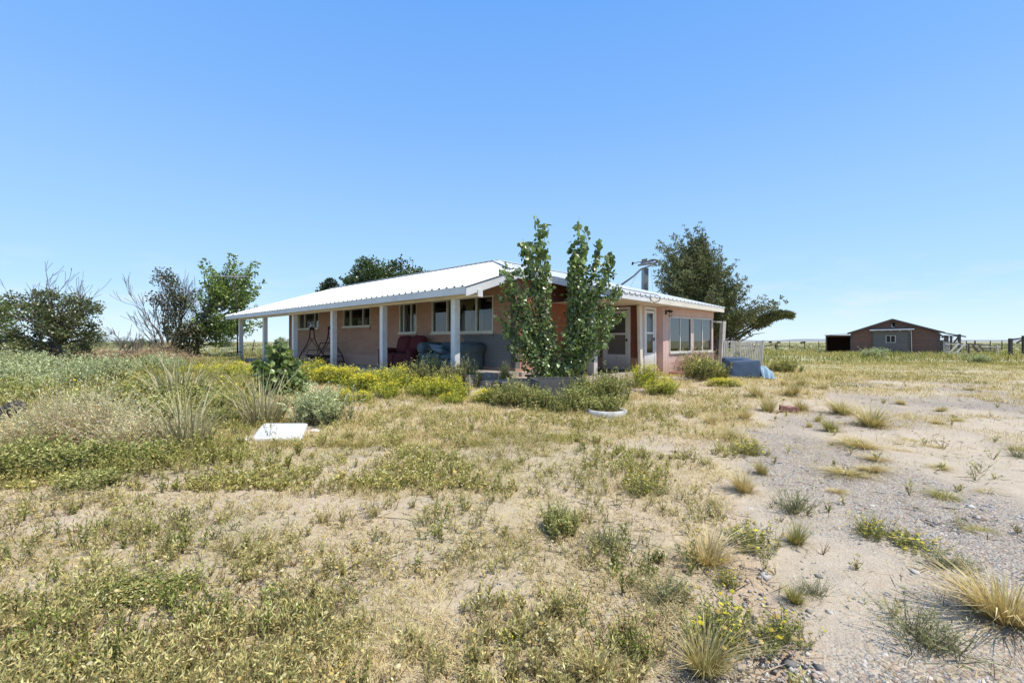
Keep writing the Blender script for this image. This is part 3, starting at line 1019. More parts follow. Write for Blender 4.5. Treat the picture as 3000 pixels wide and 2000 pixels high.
for i in range(9):
    for j in range(5):
        V.append((-.34 + .54 * j / 4, -.8 + 1.6 * i / 8, .36 - .14 * math.sin(math.pi * j / 4) * (1 - .2 * math.cos(i))))
for i in range(8):
    for j in range(4): a = i * 5 + j; Fc.append((a, a + 1, a + 6, a + 5))
mb.add(V, Fc); mb.build('seat_sling', M['black'], sw, smooth=True)

# ================================================================== ANTENNA, UTILITY POST
p = at(694, 25.2)
an = empty('television_antenna', p, 0, 'thin rusty mast with a rooftop television aerial beside the porch end', 'antenna')
top = EYE + (1000 - 800) / F * 25.2 - p.z
mb = MB(); mb.tube([(.04, 0, -.2), (.02, 0, top * .5), (-.18, 0, top)], [.04, .034, .026], 8); mb.build('mast', M['rust'], an, smooth=True)
mb = MB(); zt = top - .16
mb.tube([(-1.15, .5, zt + .05), (.55, -.25, zt - .02), (.95, -.5, zt - .16)], .013, 6); mb.build('boom', M['galv'], an)
el = MB()
for k in range(11):
    u = k / 10; c = Vector((-1.1 + 1.9 * u, .48 - .88 * u, zt + .05 - .13 * u))
    Lh = .95 - .75 * u; dv = Vector((.80, .55, .05 - .1 * (k % 2))).normalized()
    el.tube([c - dv * Lh * .6, c, c + dv * Lh * .6], .007, 4)
for k in range(4):
    c = Vector((.1 + .14 * k, -.05 - .08 * k, zt)); el.tube([c, c + Vector((.12, -.05, .42 - .22 * k))], .007, 4)
el.build('antenna_rods', M['galv'], an)
mb = MB(); mb.tube([(-.62, .2, .42), (.30, -.1, .50)], .03, 6); mb.build('crossbar', M['rust'], an)

p = at(1888, 23.6)
up_ = empty('utility_post', p, 0, 'galvanised square post with a slanting pipe and wires behind the sunroom roof', 'utility post')
tz = EYE + (1000 - 786) / F * 23.6 - p.z
mb = MB(); mb.obox((0, 0, tz / 2 - .2), (.125, .04, 0), (-.04, .125, 0), (.03, 0, tz / 2 + .2)); mb.build('post', M['galv'], up_, bevel=.01)
mb = MB(); mb.tube([(-1.35, -.3, tz - .95), (-.62, -.25, tz - .43), (-.25, -.22, tz - .08), (.35, -.2, tz + .16), (.62, -.1, tz + .14)], .045, 8); mb.build('pipe', weathered('dull_conduit', (.16, .165, .17), (.22, .22, .22), .6, 3, 30, 0), up_, smooth=True)
mb = MB(); mb.beam((-.35, -.1, tz + .14), (.62, -.12, tz + .28), .14, .08)
mb.beam((-.22, -.05, tz + .26), (.45, -.05, tz + .38), .08, .06); mb.obox((-.02, -.05, tz + .37), (.12, 0, .02), (0, .1, 0), (0, 0, .1)); mb.build('crossarm', weathered('grey_wood', (.10, .09, .085), (.2, .19, .18), .9, 4, 40, .2), up_)
mb = MB(); mb.tube([(-.62, -.1, tz + .24), (-.2, -.08, tz + .33)], .02, 6); mb.tube([(-.66, -.1, tz + .16), (-.62, -.1, tz + .30)], .05, 8); mb.build('insulator', M['black'], up_)
mb = MB()
for k in range(5):
    r = .22 + .03 * k
    mb.tube([Vector((.45 + r * math.cos(a) * 1.1, -.1 + .02 * k, tz + .22 + r * math.sin(a) * .75)) for a in [(-.6 + 3.4 * i / 8) for i in range(9)]], .009, 4, cap=False)
mb.build('wire_coil', M['black'], up_)
mb = MB()
for x0, x1 in ((-.3, -1.3), (.35, .5)): mb.tube([(x0, 0, tz - .1), (x1 * .6 + x0 * .4, 0, tz - 1.3), (x1, 0, tz - 2.2)], .005, 4)
mb.build('wire', M['black'], up_)

# ================================================================== BESIDE THE SUNROOM
M['oldwhite'] = weathered('flaking_white_wood', (.62, .60, .56), (.42, .39, .35), .85, 5, 50, .3, stretch=(1, 1, .3), dirt=(.2, .16, .13), dirt_amt=.6)
p = at(2113, 19.6)
gp = empty('gate_post', p, .2, 'tall flaking white gate post with a short top rail at the sunroom corner', 'post')
h = EYE + (1000 - 941) / F * 19.6 - p.z
mb = MB(); mb.obox((.02, 0, h / 2 - .1), (.085, .02, 0), (-.02, .085, 0), (.07, 0, h / 2 + .1)); mb.build('post', M['oldwhite'], gp, bevel=.006)
mb = MB(); mb.beam((-.45, 0, h - .02), (.16, 0, h - .04), .09, .06); mb.build('rail', M['oldwhite'], gp)


def lath_fence(px0, px1, Y0, Y1, ytop0, ytop1, n, label, lean):
    P0 = at(px0, Y0); P1 = at(px1, Y1)
    t = empty('lath_fence', P0, 0, label, 'fence')
    d = P1 - P0; d.z = 0
    pk = MB(); rails = MB()
    h0 = EYE + (1000 - ytop0) / F * Y0 - P0.z; h1 = EYE + (1000 - ytop1) / F * Y1 - P0.z
    for i in range(n):
        u = i / (n - 1); c = d * u; hh = h0 + (h1 - h0) * u + random.uniform(-.02, .02)
        if random.random() < .1: hh *= random.uniform(.6, .95)
        lx = lean + random.uniform(-.02, .02)
        w = d.length / n * .44
        pk.beam(c + Vector((lx * -.5, 0, -.05)), c + Vector((lx * .5, 0, hh)), w, .02, up=(0, 1, 0))
    rails.beam(Vector((0, .04, h0 - .04)), d + Vector((0, .04, h1 - .04)), .03, .05); rails.build('rail', M['oldwhite'], t); rails = MB()
    rails.beam(Vector((0, .04, .3)), d + Vector((0, .04, .3)), .03, .06)
    pk.build('pickets', M['oldwhite'], t); rails.build('rail', M['oldwhite'], t)
    mb = MB(); mb.beam(d + Vector((.02, .02, -.1)), d + Vector((.02 + lean, .02, h1 + .04)), .07, .05, up=(0, 1, 0)); mb.build('fence_post', M['oldwhite'], t)
    return t


lath_fence(2122, 2164, 19.5, 20.0, 997, 998, 10, 'left section of weathered white lath fence next to the gate post', .05)
lath_fence(2168, 2228, 19.7, 20.1, 1002, 999, 13, 'right leaning section of weathered white lath fence behind the blue couch', .12)

M['blue'] = weathered('dark_blue_cover', (.085, .13, .20), (.07, .105, .165), .85, 2, 40, .3)
M['blue_light'] = weathered('light_blue_cover', (.34, .47, .56), (.26, .38, .48), .85, 3, 30, .4)  # paler blue than the couch panels, for the draped sheet
p = onground(2181, 1107)
bc = empty('discarded_couch', p, -.05, 'discarded blue couch without legs sitting in the grass by the lath fence', 'couch')
def rug(mb, amp=.012):
    for v in mb.v:
        v.x += amp * math.sin(v.z * 23 + v.y * 9); v.y += amp * math.sin(v.z * 17 + v.x * 14)
    return mb
mb = MB(); mb.rbox((0, 0, .28), (.98, .2, .60), .03, 5, rot=Matrix.Rotation(-.04, 3, 'Y'), puff=.015); part(rug(mb, .006), 'side_panel', M['blue'], bc)
mb = MB(); mb.rbox((-.12, .62, .42), (.7, .3, .52), .09, 4); part(mb, 'backrest', M['blue'], bc)
mb = MB(); mb.rbox((.55, 1.25, .42), (.42, .3, .42), .12, 5, puff=.02); part(mb, 'far_arm', M['blue'], bc)
mb = MB(); mb.rbox((.30, .66, .14), (1.15, 1.05, .40), .1, 5, puff=.02); part(mb, 'seat', M['blue'], bc)
# sheet draped over the seat end, spreading to the ground
mb = MB(); V = []; Fc = []; nU, nV = 15, 10
for i in range(nU):
    for j in range(nV):
        u = i / (nU - 1); v = j / (nV - 1)
        x = .50 + .46 * u; y = .02 + .95 * v
        zz = .375 - .02 * math.sin(u * 7 + v * 5)
        if u > .55: zz -= .38 * ((u - .55) / .45) ** 1.6; x += .10 * math.sin(v * 21) * (u - .55)
        if v < .14: zz = .36 * (v / .14) * (1 if u < .55 else max(.1, zz / .375)); y -= .10 + .05 * math.sin(u * 19)
        V.append((x, y - .10, max(zz, -.02)))
for i in range(nU - 1):
    for j in range(nV - 1): a = i * nV + j; Fc.append((a, a + nV, a + nV + 1, a + 1))
mb.add(V, Fc); mb.build('draped_sheet', M['blue_light'], bc, smooth=True)

# edging bricks, slab, stones
M['terracotta'] = weathered('terracotta_block', (.40, .20, .15), (.32, .15, .12), .9, 6, 60, .3)
M['stone'] = weathered('grey_stone', (.20, .18, .16), (.30, .27, .24), .95, 5, 40, .5)
M['stone_dark'] = weathered('dark_rough_stone', (.045, .04, .035), (.08, .07, .06), .95, 6, 40, .6)


def rock(name, px, py, sx, sy, sz, mat, label, cat, seed=0, rz=0):
    bm = bmesh.new(); bmesh.ops.create_icosphere(bm, subdivisions=3, radius=1)
    r = random.Random(seed)
    off = Vector((r.uniform(0, 50), r.uniform(0, 50), r.uniform(0, 50)))
    from mathutils import noise as mn
    for v in bm.verts:
        k = 1 + .32 * mn.noise(v.co * 1.3 + off) + .14 * mn.noise(v.co * 3.7 + off)
        c = v.co * k
        v.co = Vector((c.x * sx, c.y * sy, max(c.z, -.5) * sz))
    me = bpy.data.meshes.new(name); bm.to_mesh(me); bm.free(); me.materials.append(mat)
    o = bpy.data.objects.new(name, me); COL.objects.link(o)
    q = onground(px, py); o.location = q + Vector((0, 0, sz * .35)); o.rotation_euler = (0, 0, rz)
    return tag(o, label, cat)


rock('stone_slab', 2095, 1114, .20, .14, .06, M['stone'], 'flat grey stone slab lying in front of the green shrub by the fence', 'stone', 3)
rock('boulder', 1808, 1163, .22, .2, .21, M['stone'], 'grey lichen covered boulder in weeds left of the yellow shrubs', 'boulder', 9)
rock('boulder', 1455, 1143, .17, .16, .19, M['stone_dark'], 'dark rough boulder at the corner of the porch step', 'boulder', 5)
rock('flat_stone', 1868, 1146, .22, .14, .05, M['concrete_pale'], 'pale flat stone below the strappy iris leaves', 'stone', 12)
p = onground(2310, 1207)
mb = MB(); mb.rbox((0, 0, .06), (.33, .13, .12), .015, 3)
for v in mb.v: v.z += .012 * math.sin(v.x * 31 + v.y * 20); v.y += .01 * math.sin(v.x * 43)
o = mb.build('broken_block', M['terracotta'], None, label='small broken reddish masonry block lying on the sandy ground', cat='block'); o.location = p; o.rotation_euler = (.05, .08, -.25)
p = onground(1988, 1110)
pts = [(math.cos(a) * (.75 + .05 * math.sin(3 * a)), math.sin(a) * (.55 + .05 * math.cos(2 * a)), 0) for a in [2 * math.pi * k / 22 for k in range(22)]]
mb = MB(); mb.add([(x, y, .05) for x, y, z in pts] + [(x, y, -.25) for x, y, z in pts], [tuple(range(22))] + [(i + 22, (i + 1) % 22 + 22, (i + 1) % 22, i) for i in range(22)])
o = mb.build('concrete_pad', M['concrete_pale'], None, label='irregular pale concrete pad in front of the pink sunroom wall', cat='concrete pad'); o.location = p
for k, (px, py, rz, ln) in enumerate(((1990, 1099, -.1, .7), (2035, 1104, -.25, .6), (2048, 1110, .5, .35))):
    q = onground(px, py)
    mb = MB(); mb.rbox((0, 0, .07), (ln, .14, .14), .03, 3)
    o = mb.build('edging_timber', M['terracotta'], None, smooth=False,
                 label=('longest reddish edging timber, left beside the concrete pad', 'middle reddish edging timber beside the concrete pad', 'shortest reddish edging timber, turned beside the concrete pad')[k], cat='edging timber')
    o.location = q; o.rotation_euler = (0, 0, rz)

# grey stump planter under the young cottonwood
M['greywood'] = weathered('weathered_grey_board', (.16, .15, .14), (.10, .095, .09), .9, 4, 40, .3, stretch=(3, 3, .5))
p = onground(1632, 1172)
pl = empty('wooden_planter', p, PHI * .2, 'weathered grey board planter box under the young cottonwood', 'planter')
for i, (c, ex, ey) in enumerate((((0, -.42, .2), (.52, 0, 0), (0, .02, 0)), ((-.52, 0, .2), (.02, 0, 0), (0, .42, 0)), ((.52, 0, .2), (.02, 0, 0), (0, .42, 0)), ((0, .42, .2), (.52, 0, 0), (0, .02, 0)))):
    mb = MB(); mb.obox(Vector(c) + Vector((0, 0, .03)), ex, ey, (0, 0, .25)); mb.build('side_board', M['greywood'], pl)
mb = MB(); mb.box((-.49, -.39, 0), (.49, .39, .34)); mb.build('soil', weathered('planter_soil', (.05, .04, .03), (.08, .06, .05), 1, 5, 30, .4), pl)
# white painted tyre ring
p = onground(1777, 1212)
V = []; Fc = []; nA, nB = 40, 10
prof = [(.30, .0), (.285, .06), (.29, .10), (.31, .125), (.345, .13), (.375, .11), (.385, .06), (.38, 0), (.36, -.04), (.32, -.04)]
for i in range(nA):
    a = 2 * math.pi * i / nA
    for r, z in prof: V.append((r * math.cos(a) * 1.02, r * math.sin(a), z))
for i in range(nA):
    for j in range(nB): Fc.append((i * nB + j, ((i + 1) % nA) * nB + j, ((i + 1) % nA) * nB + (j + 1) % nB, i * nB + (j + 1) % nB))
mb = MB(); mb.add(V, Fc)
o = mb.build('tyre_planter', M['oldwhite'], None, smooth=True, label='white painted tyre ring half sunk in the grass', cat='tyre'); o.location = p - Vector((0, 0, .035))
# white fibreglass panel
p = onground(826, 1277)
M['plastic'] = weathered('white_fibreglass', (.86, .86, .85), (.82, .82, .81), .35, 2, 60, .05, dirt=(.5, .44, .34), dirt_amt=.45)
mb = MB(); mb.rbox((0, 0, .04), (.70, .92, .07), .03, 5)
for v in mb.v:
    v.x -= .36 * v.y; v.z += .02 * (1 - (v.y / .45) ** 2) * (v.z > .04) + .05 * (v.y + .44)
o = mb.build('fibreglass_panel', M['plastic'], None, smooth=True, weld=True, label='white rounded fibreglass panel lying flat in the grass', cat='panel'); o.location = p
# charred log
p = onground(32, 1240)
mb = MB(); mb.tube([(-.24, .05, .10), (-.1, .02, .19), (.08, 0, .27), (.2, -.02, .30)], [.11, .13, .12, .09], 10)
for v in mb.v: v.z += .02 * math.sin(v.x * 40 + v.y * 30)
o = mb.build('charred_log', M['stone_dark'], None, label='short charred log lying in weeds at the left edge', cat='log'); o.location = p
# white scraps
for k, (px, py, s) in enumerate(((1020, 1231, .07), (712, 1290, .16), (668, 1276, .10), (925, 1265, .12))):
    bm = bmesh.new(); bmesh.ops.create_icosphere(bm, subdivisions=1, radius=1)
    for v in bm.verts: v.co = Vector((v.co.x * s * random.uniform(.6, 1.2), v.co.y * s * random.uniform(.5, 1), v.co.z * .025 + .02))
    me = bpy.data.meshes.new('plaster_scrap'); bm.to_mesh(me); bm.free(); me.materials.append(M['plastic'])
    o = bpy.data.objects.new('plaster_scrap', me); COL.objects.link(o); o.location = onground(px, py)
    tag(o, ('small white scrap in the grass to the right of the white panel', 'largest white scrap at the front left corner of the white panel',
            'white scrap farthest left of the white panel', 'white scrap touching the right end of the white panel')[k], 'scrap')

# ================================================================== BARN
YB = 50.0
u_ = .00957 * YB / 50
bz = lambda y: (392 - y) * u_
M['barn'] = wood_mat('red_brown_barn_boards', (.27, .135, .10), (.17, .12, .10), (.085, .05, .04), rows=5.5)
M['barn_grey'] = wood_mat('grey_barn_boards', (.20, .185, .175), (.15, .14, .135), (.10, .09, .09), rows=5.5)
M['barn_trim'] = weathered('barn_trim', (.10, .08, .07), (.16, .14, .13), .9, 4, 30, .2)
M['tin'] = weathered('rusty_tin_roof', (.10, .085, .08), (.18, .15, .13), .6, 2, 20, .1, metal=.2)
M['tin_white'] = weathered('pale_tin_roof', (.66, .66, .66), (.55, .54, .53), .5, 2, 20, .1)
root = at(2380 + 915 / 3.92, YB); root.z = EYE - 1.36
BTH = math.radians(-37)          # the gable front is turned to face the viewer
barn = empty('barn', root, BTH, 'weathered red brown timber barn with grey sliding door and low gable', 'barn')


def fx(x):
    """distance along the barn front of a measured column"""
    k = (2380 + x / 3.92 - 1500) / F
    return (k * YB - root.x) / (math.cos(BTH) - k * math.sin(BTH))


def zz(y, x=915): return 1.36 + (392 - y) / 3.92 / F * (YB + fx(x) * math.sin(BTH))


xl, xr = fx(440), fx(1462); DEP = 9.0
ze_l, ze_r, zp = zz(304, 440), zz(300, 1462), zz(138)
lo = (fx(903), fx(946), zz(232), zz(178))
mb = MB()


def roofz(x): return zp + (ze_l - zp) * (x / xl) if x < 0 else zp + (ze_r - zp) * (x / xr)


mb.add([(xl, 0, -.3), (xr, 0, -.3), (xr, 0, ze_r), (lo[1], 0, lo[2]), (lo[0], 0, lo[2]), (xl, 0, ze_l)], [(0, 1, 2, 3, 4, 5)])
mb.add([(xl, 0, ze_l), (lo[0], 0, lo[2]), (lo[0], 0, lo[3]), (lo[0], 0, roofz(lo[0]))], [(0, 1, 2, 3)])
mb.add([(xr, 0, ze_r), (lo[1], 0, roofz(lo[1])), (lo[1], 0, lo[3]), (lo[1], 0, lo[2])], [(0, 1, 2, 3)])
mb.add([(lo[0], 0, lo[3]), (lo[1], 0, lo[3]), (lo[1], 0, roofz(lo[1])), (0, 0, zp), (lo[0], 0, roofz(lo[0]))], [(0, 1, 2, 3, 4)])
mb.build('wall', M['barn'], barn)
for x, ze in ((xl, ze_l), (xr, ze_r)):
    mb = MB(); mb.add([(x, 0, -.3), (x, DEP, -.3), (x, DEP, ze), (x, 0, ze)], [(0, 1, 2, 3)]); mb.build('wall', M['barn'], barn)
mb = MB(); mb.add([(xl, DEP, -.3), (xr, DEP, -.3), (xr, DEP, ze_r), (0, DEP, zp), (xl, DEP, ze_l)], [(4, 3, 2, 1, 0)]); mb.build('wall', M['barn'], barn)
mb = MB()
el_, er_ = (fx(398), zz(294, 398)), (fx(1517), zz(284, 1517))
for x0, z0, x1, z1 in ((el_[0], el_[1], 0, zz(131)), (0, zz(131), er_[0], er_[1])):
    d = Vector((x1 - x0, 0, z1 - z0)); ln = d.length; d.normalize(); nrm_ = Vector((-d.z, 0, d.x))
    mid = Vector(((x0 + x1) / 2, DEP / 2, (z0 + z1) / 2)) - nrm_ * .04
    mb.obox(mid, d * ln / 2, (0, DEP / 2 + .35, 0), nrm_ * .04)
mb.build('roof', M['tin'], barn)
for p_, q_ in ((el_, (0, zz(131))), ((0, zz(131)), er_)):
    mb = MB(); mb.beam((p_[0], -.37, p_[1] - .13), (q_[0], -.37, q_[1] - .13), .04, .10); mb.build('barge_board', M['barn_trim'], barn)
for x in (xl + .07, xr - .07):
    mb = MB(); mb.box((x - .1, -.03, -.3), (x + .1, -.002, roofz(x) - .06)); mb.build('corner_board', M['barn_trim'], barn)
lof = MB(); a = .07
for x0, x1, z0, z1 in ((lo[0] - a, lo[0], lo[2] - a, lo[3] + a), (lo[1], lo[1] + a, lo[2] - a, lo[3] + a), (lo[0], lo[1], lo[3], lo[3] + a), (lo[0], lo[1], lo[2] - a, lo[2])):
    lof.box((x0, -.05, z0), (x1, .02, z1))
w = lof.build('loft_window', M['barn_trim'], barn)
mb = MB(); mb.box((lo[0], .05, lo[2] + .02), (lo[0] + .12, .08, lo[3] - .15)); mb.box((lo[0] + .12, .05, lo[2] + .02), (lo[1], .08, lo[2] + .10)); mb.build('broken_board', M['oldwhite'], w)
mb = MB(); mb.box((lo[0] - .1, .5, lo[2] - .2), (lo[1] + .1, .52, lo[3] + .2)); mb.build('loft_dark_sheet', M['dark'], barn)  # near-black sheet stands for the unlit loft behind the opening
# sliding door
dx0, dx1, dz1 = fx(702), fx(1103), zz(268)
wx0, wx1, wz0, wz1 = fx(848), fx(946), zz(400), zz(328)
mb = MB()
for x0, x1, z0, z1 in ((dx0, wx0, -.1, dz1), (wx1, dx1, -.1, dz1), (wx0, wx1, -.1, wz0), (wx0, wx1, wz1, dz1)): mb.box((x0, -.16, z0), (x1, -.10, z1))
dr = mb.build('sliding_door', M['barn_grey'], barn)
mb = MB(); a = .06
for x0, x1, z0, z1 in ((wx0 - a, wx0, wz0 - a, wz1 + a), (wx1, wx1 + a, wz0 - a, wz1 + a), (wx0, wx1, wz1, wz1 + a), (wx0, wx1, wz0 - a, wz0), ((wx0 + wx1) / 2 - .03, (wx0 + wx1) / 2 + .03, wz0, wz1)):
    mb.box((x0, -.19, z0), (x1, -.13, z1))
wn = mb.build('window', M['oldwhite'], dr)
for xa, xb in ((wx0, (wx0 + wx1) / 2 - .03), ((wx0 + wx1) / 2 + .03, wx1)):
    mb = MB(); mb.add([(xa, -.135, wz0), (xb, -.135, wz0), (xb, -.135, wz1), (xa, -.135, wz1)], [(0, 1, 2, 3)]); mb.build('pane', M['dark'], wn)
for bx in ((dx0 - .1, -.14, dx0 - .004, -.06, dz1), (dx1 + .01, -.20, dx1 + .11, -.05, dz1 + .1)):
    mb = MB(); mb.box((bx[0], bx[1], -.2), (bx[2], bx[3], bx[4])); mb.build('door_jamb', M['barn_trim'], barn)
mb = MB(); mb.tube([(dx1 + .25, -.3, -.2), (dx1 + .2, -.3, dz1)], .04, 8); mb.build('drain_pipe', M['oldwhite'], barn)
mb = MB(); ax0, ax1 = fx(655), fx(1165); mb.obox(((ax0 + ax1) / 2, -.32, zz(255)), ((ax1 - ax0) / 2, 0, .03), (0, .3, .06), (0, 0, .03)); aw = mb.build('awning', M['tin_white'], barn)
for k in range(5):
    x = fx(695) + k * (fx(1105) - fx(695)) / 4; mb = MB(); mb.box((x - .04, -.55, zz(273)), (x + .04, -.03, zz(262))); mb.build('bracket', M['oldwhite'], aw)
# lean-to
lx0, lx1 = fx(150), xl - .01
ztl, ztr = zz(322, 150), zz(304, 440)
mb = MB(); mb.obox(((lx0 + lx1) / 2 - .04, 3.2, (ztl + ztr) / 2 + .06), ((lx1 - lx0) / 2 + .08, 0, (ztr - ztl) / 2), (0, 3.4, .05), (0, 0, .035)); mb.build('lean_to_roof', M['tin_white'], barn)
mb = MB(); mb.box((lx0, 0, -.3), (lx0 + .12, .12, ztl)); mb.box((lx0 + .02, .12, -.3), (lx0 + .08, 6.4, ztl)); mb.box((lx0, 6.3, -.3), (lx1, 6.4, ztl)); mb.box((lx0 + .12, .02, ztl - .14), (lx1, .10, ztl + .02)); mb.build('lean_to_wall', M['barn'], barn)
# open pen frame at the right end
for x, w_, y, zt in ((1545, .34, .5, 330), (1620, .16, 1.5, 330), (1692, .22, .2, 308), (1722, .22, 1.8, 340)):
    mb = MB(); mb.box((fx(x) - w_ / 2, y - .08, -.3), (fx(x) + w_ / 2, y + .08, zz(zt, x))); mb.build('pen_post', M['barn_trim'], barn)
for p_, q_, w_, h_ in (((1512, .2, 294), (1768, .2, 338), .12, .12), ((1470, 1.6, 322), (1700, 1.6, 330), .1, .1), ((1475, .5, 345), (1630, .5, 350), .1, .1), ((1625, .3, 415), (1692, .25, 322), .1, .14)):
    mb = MB(); mb.beam((fx(p_[0]), p_[1], zz(p_[2], p_[0])), (fx(q_[0]), q_[1], zz(q_[2], q_[0])), w_, h_); mb.build('rafter', M['barn_trim'], barn)
mb = MB(); mb.beam((fx(1466), -.1, zz(310, 1470)), (fx(1530), -.5, zz(375, 1530)), .05, .12); mb.beam((fx(1464), -.3, zz(385, 1470)), (fx(1535), -.4, zz(368, 1535)), .4, .06); mb.box((fx(1468), .05, -.2), (fx(1512), .3, zz(385, 1500))); mb.build('feed_shelf', M['barn_trim'], barn)
# board panel and gate in front of the pen (world axes)
YG = 44.5
def wx(x, Y=YG): return (2380 + x / 3.92 - 1500) / F * Y
def wz(y, Y=YG): return EYE + (392 - y) / 3.92 / F * Y
def thing_at(name, x, Y, label, cat):
    q = Vector((wx(x, Y), Y, gz(wx(x, Y), Y))); e_ = empty(name, q, 0, label, cat)
    return e_, (lambda xx, yy, dy=0: (wx(xx, Y) - q.x, dy, wz(yy, Y) - q.z))
pg, T = thing_at('board_fence', 1548, YG + .4, 'short panel of flaking white horizontal boards at the barn corner', 'fence')
for k in range(7):
    y0 = 394 + k * 19; a = T(1520, y0 + 15); b_ = T(1580, y0)
    mb = MB(); mb.box((a[0], 0, a[2]), (b_[0], .04, b_[2])); mb.build('board', M['oldwhite'], pg)
a = T(1516, 560); b_ = T(1526, 392); mb = MB(); mb.box((a[0], .042, a[2]), (b_[0], .12, b_[2])); mb.build('fence_post', M['oldwhite'], pg)
gt, T = thing_at('gate', 1700, YG, 'long weathered timber rail gate with slanting braces right of the barn', 'gate')
for ya, yb in ((400, 442), (418, 455), (440, 470), (462, 484), (490, 500)):
    mb = MB(); mb.beam(T(1522, ya), T(2078, yb, -.2), .05, .075); mb.build('rail', M['barn_trim'] if ya != 418 else M['oldwhite'], gt)
for x0, y0, x1, y1, m_ in ((1524, 540, 1660, 412, 1), (1622, 515, 1735, 415, 1), (1800, 420, 1888, 512, 0), (1876, 430, 1948, 502, 0)):
    mb = MB(); mb.beam(T(x0, y0, -.30), T(x1, y1, -.16), .09, .12); mb.build('brace', M['oldwhite'] if m_ else M['barn_trim'], gt)
mb = MB(); mb.beam(T(1768, 540, -.22), T(1768, 412, -.22), .1, .1, up=(0, 1, 0)); mb.build('upright', M['barn_trim'], gt)
mb = MB(); mb.beam(T(2096, 540, -.3), T(2082, 440, -.3), .14, .1, up=(0, 1, 0)); mb.build('end_post', M['oldwhite'], gt)
tr, T = thing_at('plank_pile', 1660, YG - .8, 'low pile of white planks in the grass under the gate', 'planks')
for x0, y0, x1, y1, dy in ((1520, 522, 1832, 536, 0), (1530, 536, 1740, 548, -.15), (1560, 512, 1700, 520, .15)):
    mb = MB(); mb.beam(T(x0, y0, dy), T(x1, y1, dy - .1), .2, .07); mb.build('plank', M['oldwhite'], tr)
YN = 46.5
bn, T = thing_at('bench', 895, YN, 'old dark timber bench standing in front of the barn door', 'bench')
bn.rotation_euler = (0, 0, BTH)
hb_ = T(895, 470)[2]
for k in range(4):
    mb = MB(); mb.box((-.95, 0, hb_ - .13 - k * .13), (.9, .04, hb_ - .02 - k * .13)); mb.build('back_slat', M['barn_trim'], bn)
mb = MB(); mb.box((-.9, -.5, .36), (.9, -.004, .41)); mb.build('seat', M['barn_trim'], bn)
for x in (-.85, .82):
    mb = MB(); mb.box((x, -.46, -.05), (x + .08, -.38, .355)); mb.build('leg', M['oldwhite'] if x > 0 else M['barn_trim'], bn)
    mb = MB(); mb.box((x, .045, -.05), (x + .08, .1, hb_)); mb.build('leg', M['barn_trim'], bn)
# brace post assembly at the right edge
q = at(2960, 40)
hb = empty('brace_post', q, 0, 'dark timber corner brace of the pasture fence at the right edge', 'fence post')
mb = MB(); mb.box((-.11, -.1, -.2), (.11, .1, EYE + (1000 - 991) / F * 40 - q.z)); mb.build('post', M['stone_dark'], hb)
mb = MB(); mb.box((1.05, -.08, -.2), (1.21, .08, EYE + (1000 - 983) / F * 40 - q.z)); mb.build('post', M['stone_dark'], hb)
mb = MB(); zt = EYE + .27 - q.z; mb.beam((.1, 0, zt - .1), (1.08, 0, zt + .02), .1, .12); mb.beam((.55, 0, zt - .42), (1.08, 0, zt - .08), .09, .1); mb.build('rail', M['stone_dark'], hb)

# pasture fence posts (each one a thing), right and left
proto = None
LAB = {}
def fence_post(px, Y, h, r, dark, label, lean=0.0):
    q = at(px, Y)
    mb = MB(); mb.tube([(0, 0, -.2), (lean * h, 0, h)], r, 6)
    o = mb.build('fence_post', M['stone_dark'] if dark else M['rust'], None, label=label, cat='fence post', group='pasture fence posts')
    o.location = q
for px in (2234, 2278, 2313, 2357, 2398): fence_post(px, 76, 1.45, .045, 0, 'thin steel post of the pasture fence left of the barn')
fence_post(2273, 74, 1.0, .14, 1, 'stout dark wooden post in the pasture fence left of the barn')
for px in (2831, 2901, 2935): fence_post(px, 70, 1.5, .06, 0, 'thin steel post of the pasture fence between gate and right edge')
fence_post(2856, 66, 1.5, .09, 1, 'taller wooden post in the pasture fence just right of the gate')
fence_post(738, 48, 1.25, .045, 0, 'leaning thin fence post seen between the far porch posts', .22)
for px in (2010, 640, 590): pass
# ================================================================== GROUND
def gravel_mask(X, Y):
    """bare gravel drive on the right, 0..1"""
    edge = 1.0 + np.where(Y < 8, (Y - 2.7) * .57, 3.02 + (Y - 8) * .98)
    edge = edge + .9 * (fbm(X, Y, 1.6, 4) - .5) * np.clip(Y / 4, .6, 3)
    m = sstep(-.35, .45, (X - edge) / np.clip(Y / 6, .6, 2))
    m = m * (1 - sstep(19, 25, Y)) * (1 - .85 * sstep(8, 14, Y) * np.clip((fbm(X, Y * 1.8, 2.6, 44) - .38) * 5, 0, 1))
    bare = np.exp(-(((X - 2.15) / .75) ** 2 + ((Y - 6.2) / .5) ** 2))      # bare patch in the middle
    return np.clip(np.maximum(m, bare * 1.1), 0, 1)


def green_mask(X, Y):
    """lush weeds left and in front of the house"""
    px = 1500 + F * X / Y
    a = (1 - sstep(480, 980, px)) * sstep(4.3, 5.6, Y + .9 * (fbm(X, Y, 1.5, 7) - .5))
    b = sstep(24, 30, Y) * sstep(0, 6, X)
    return np.clip(np.maximum(a, b), 0, 1)


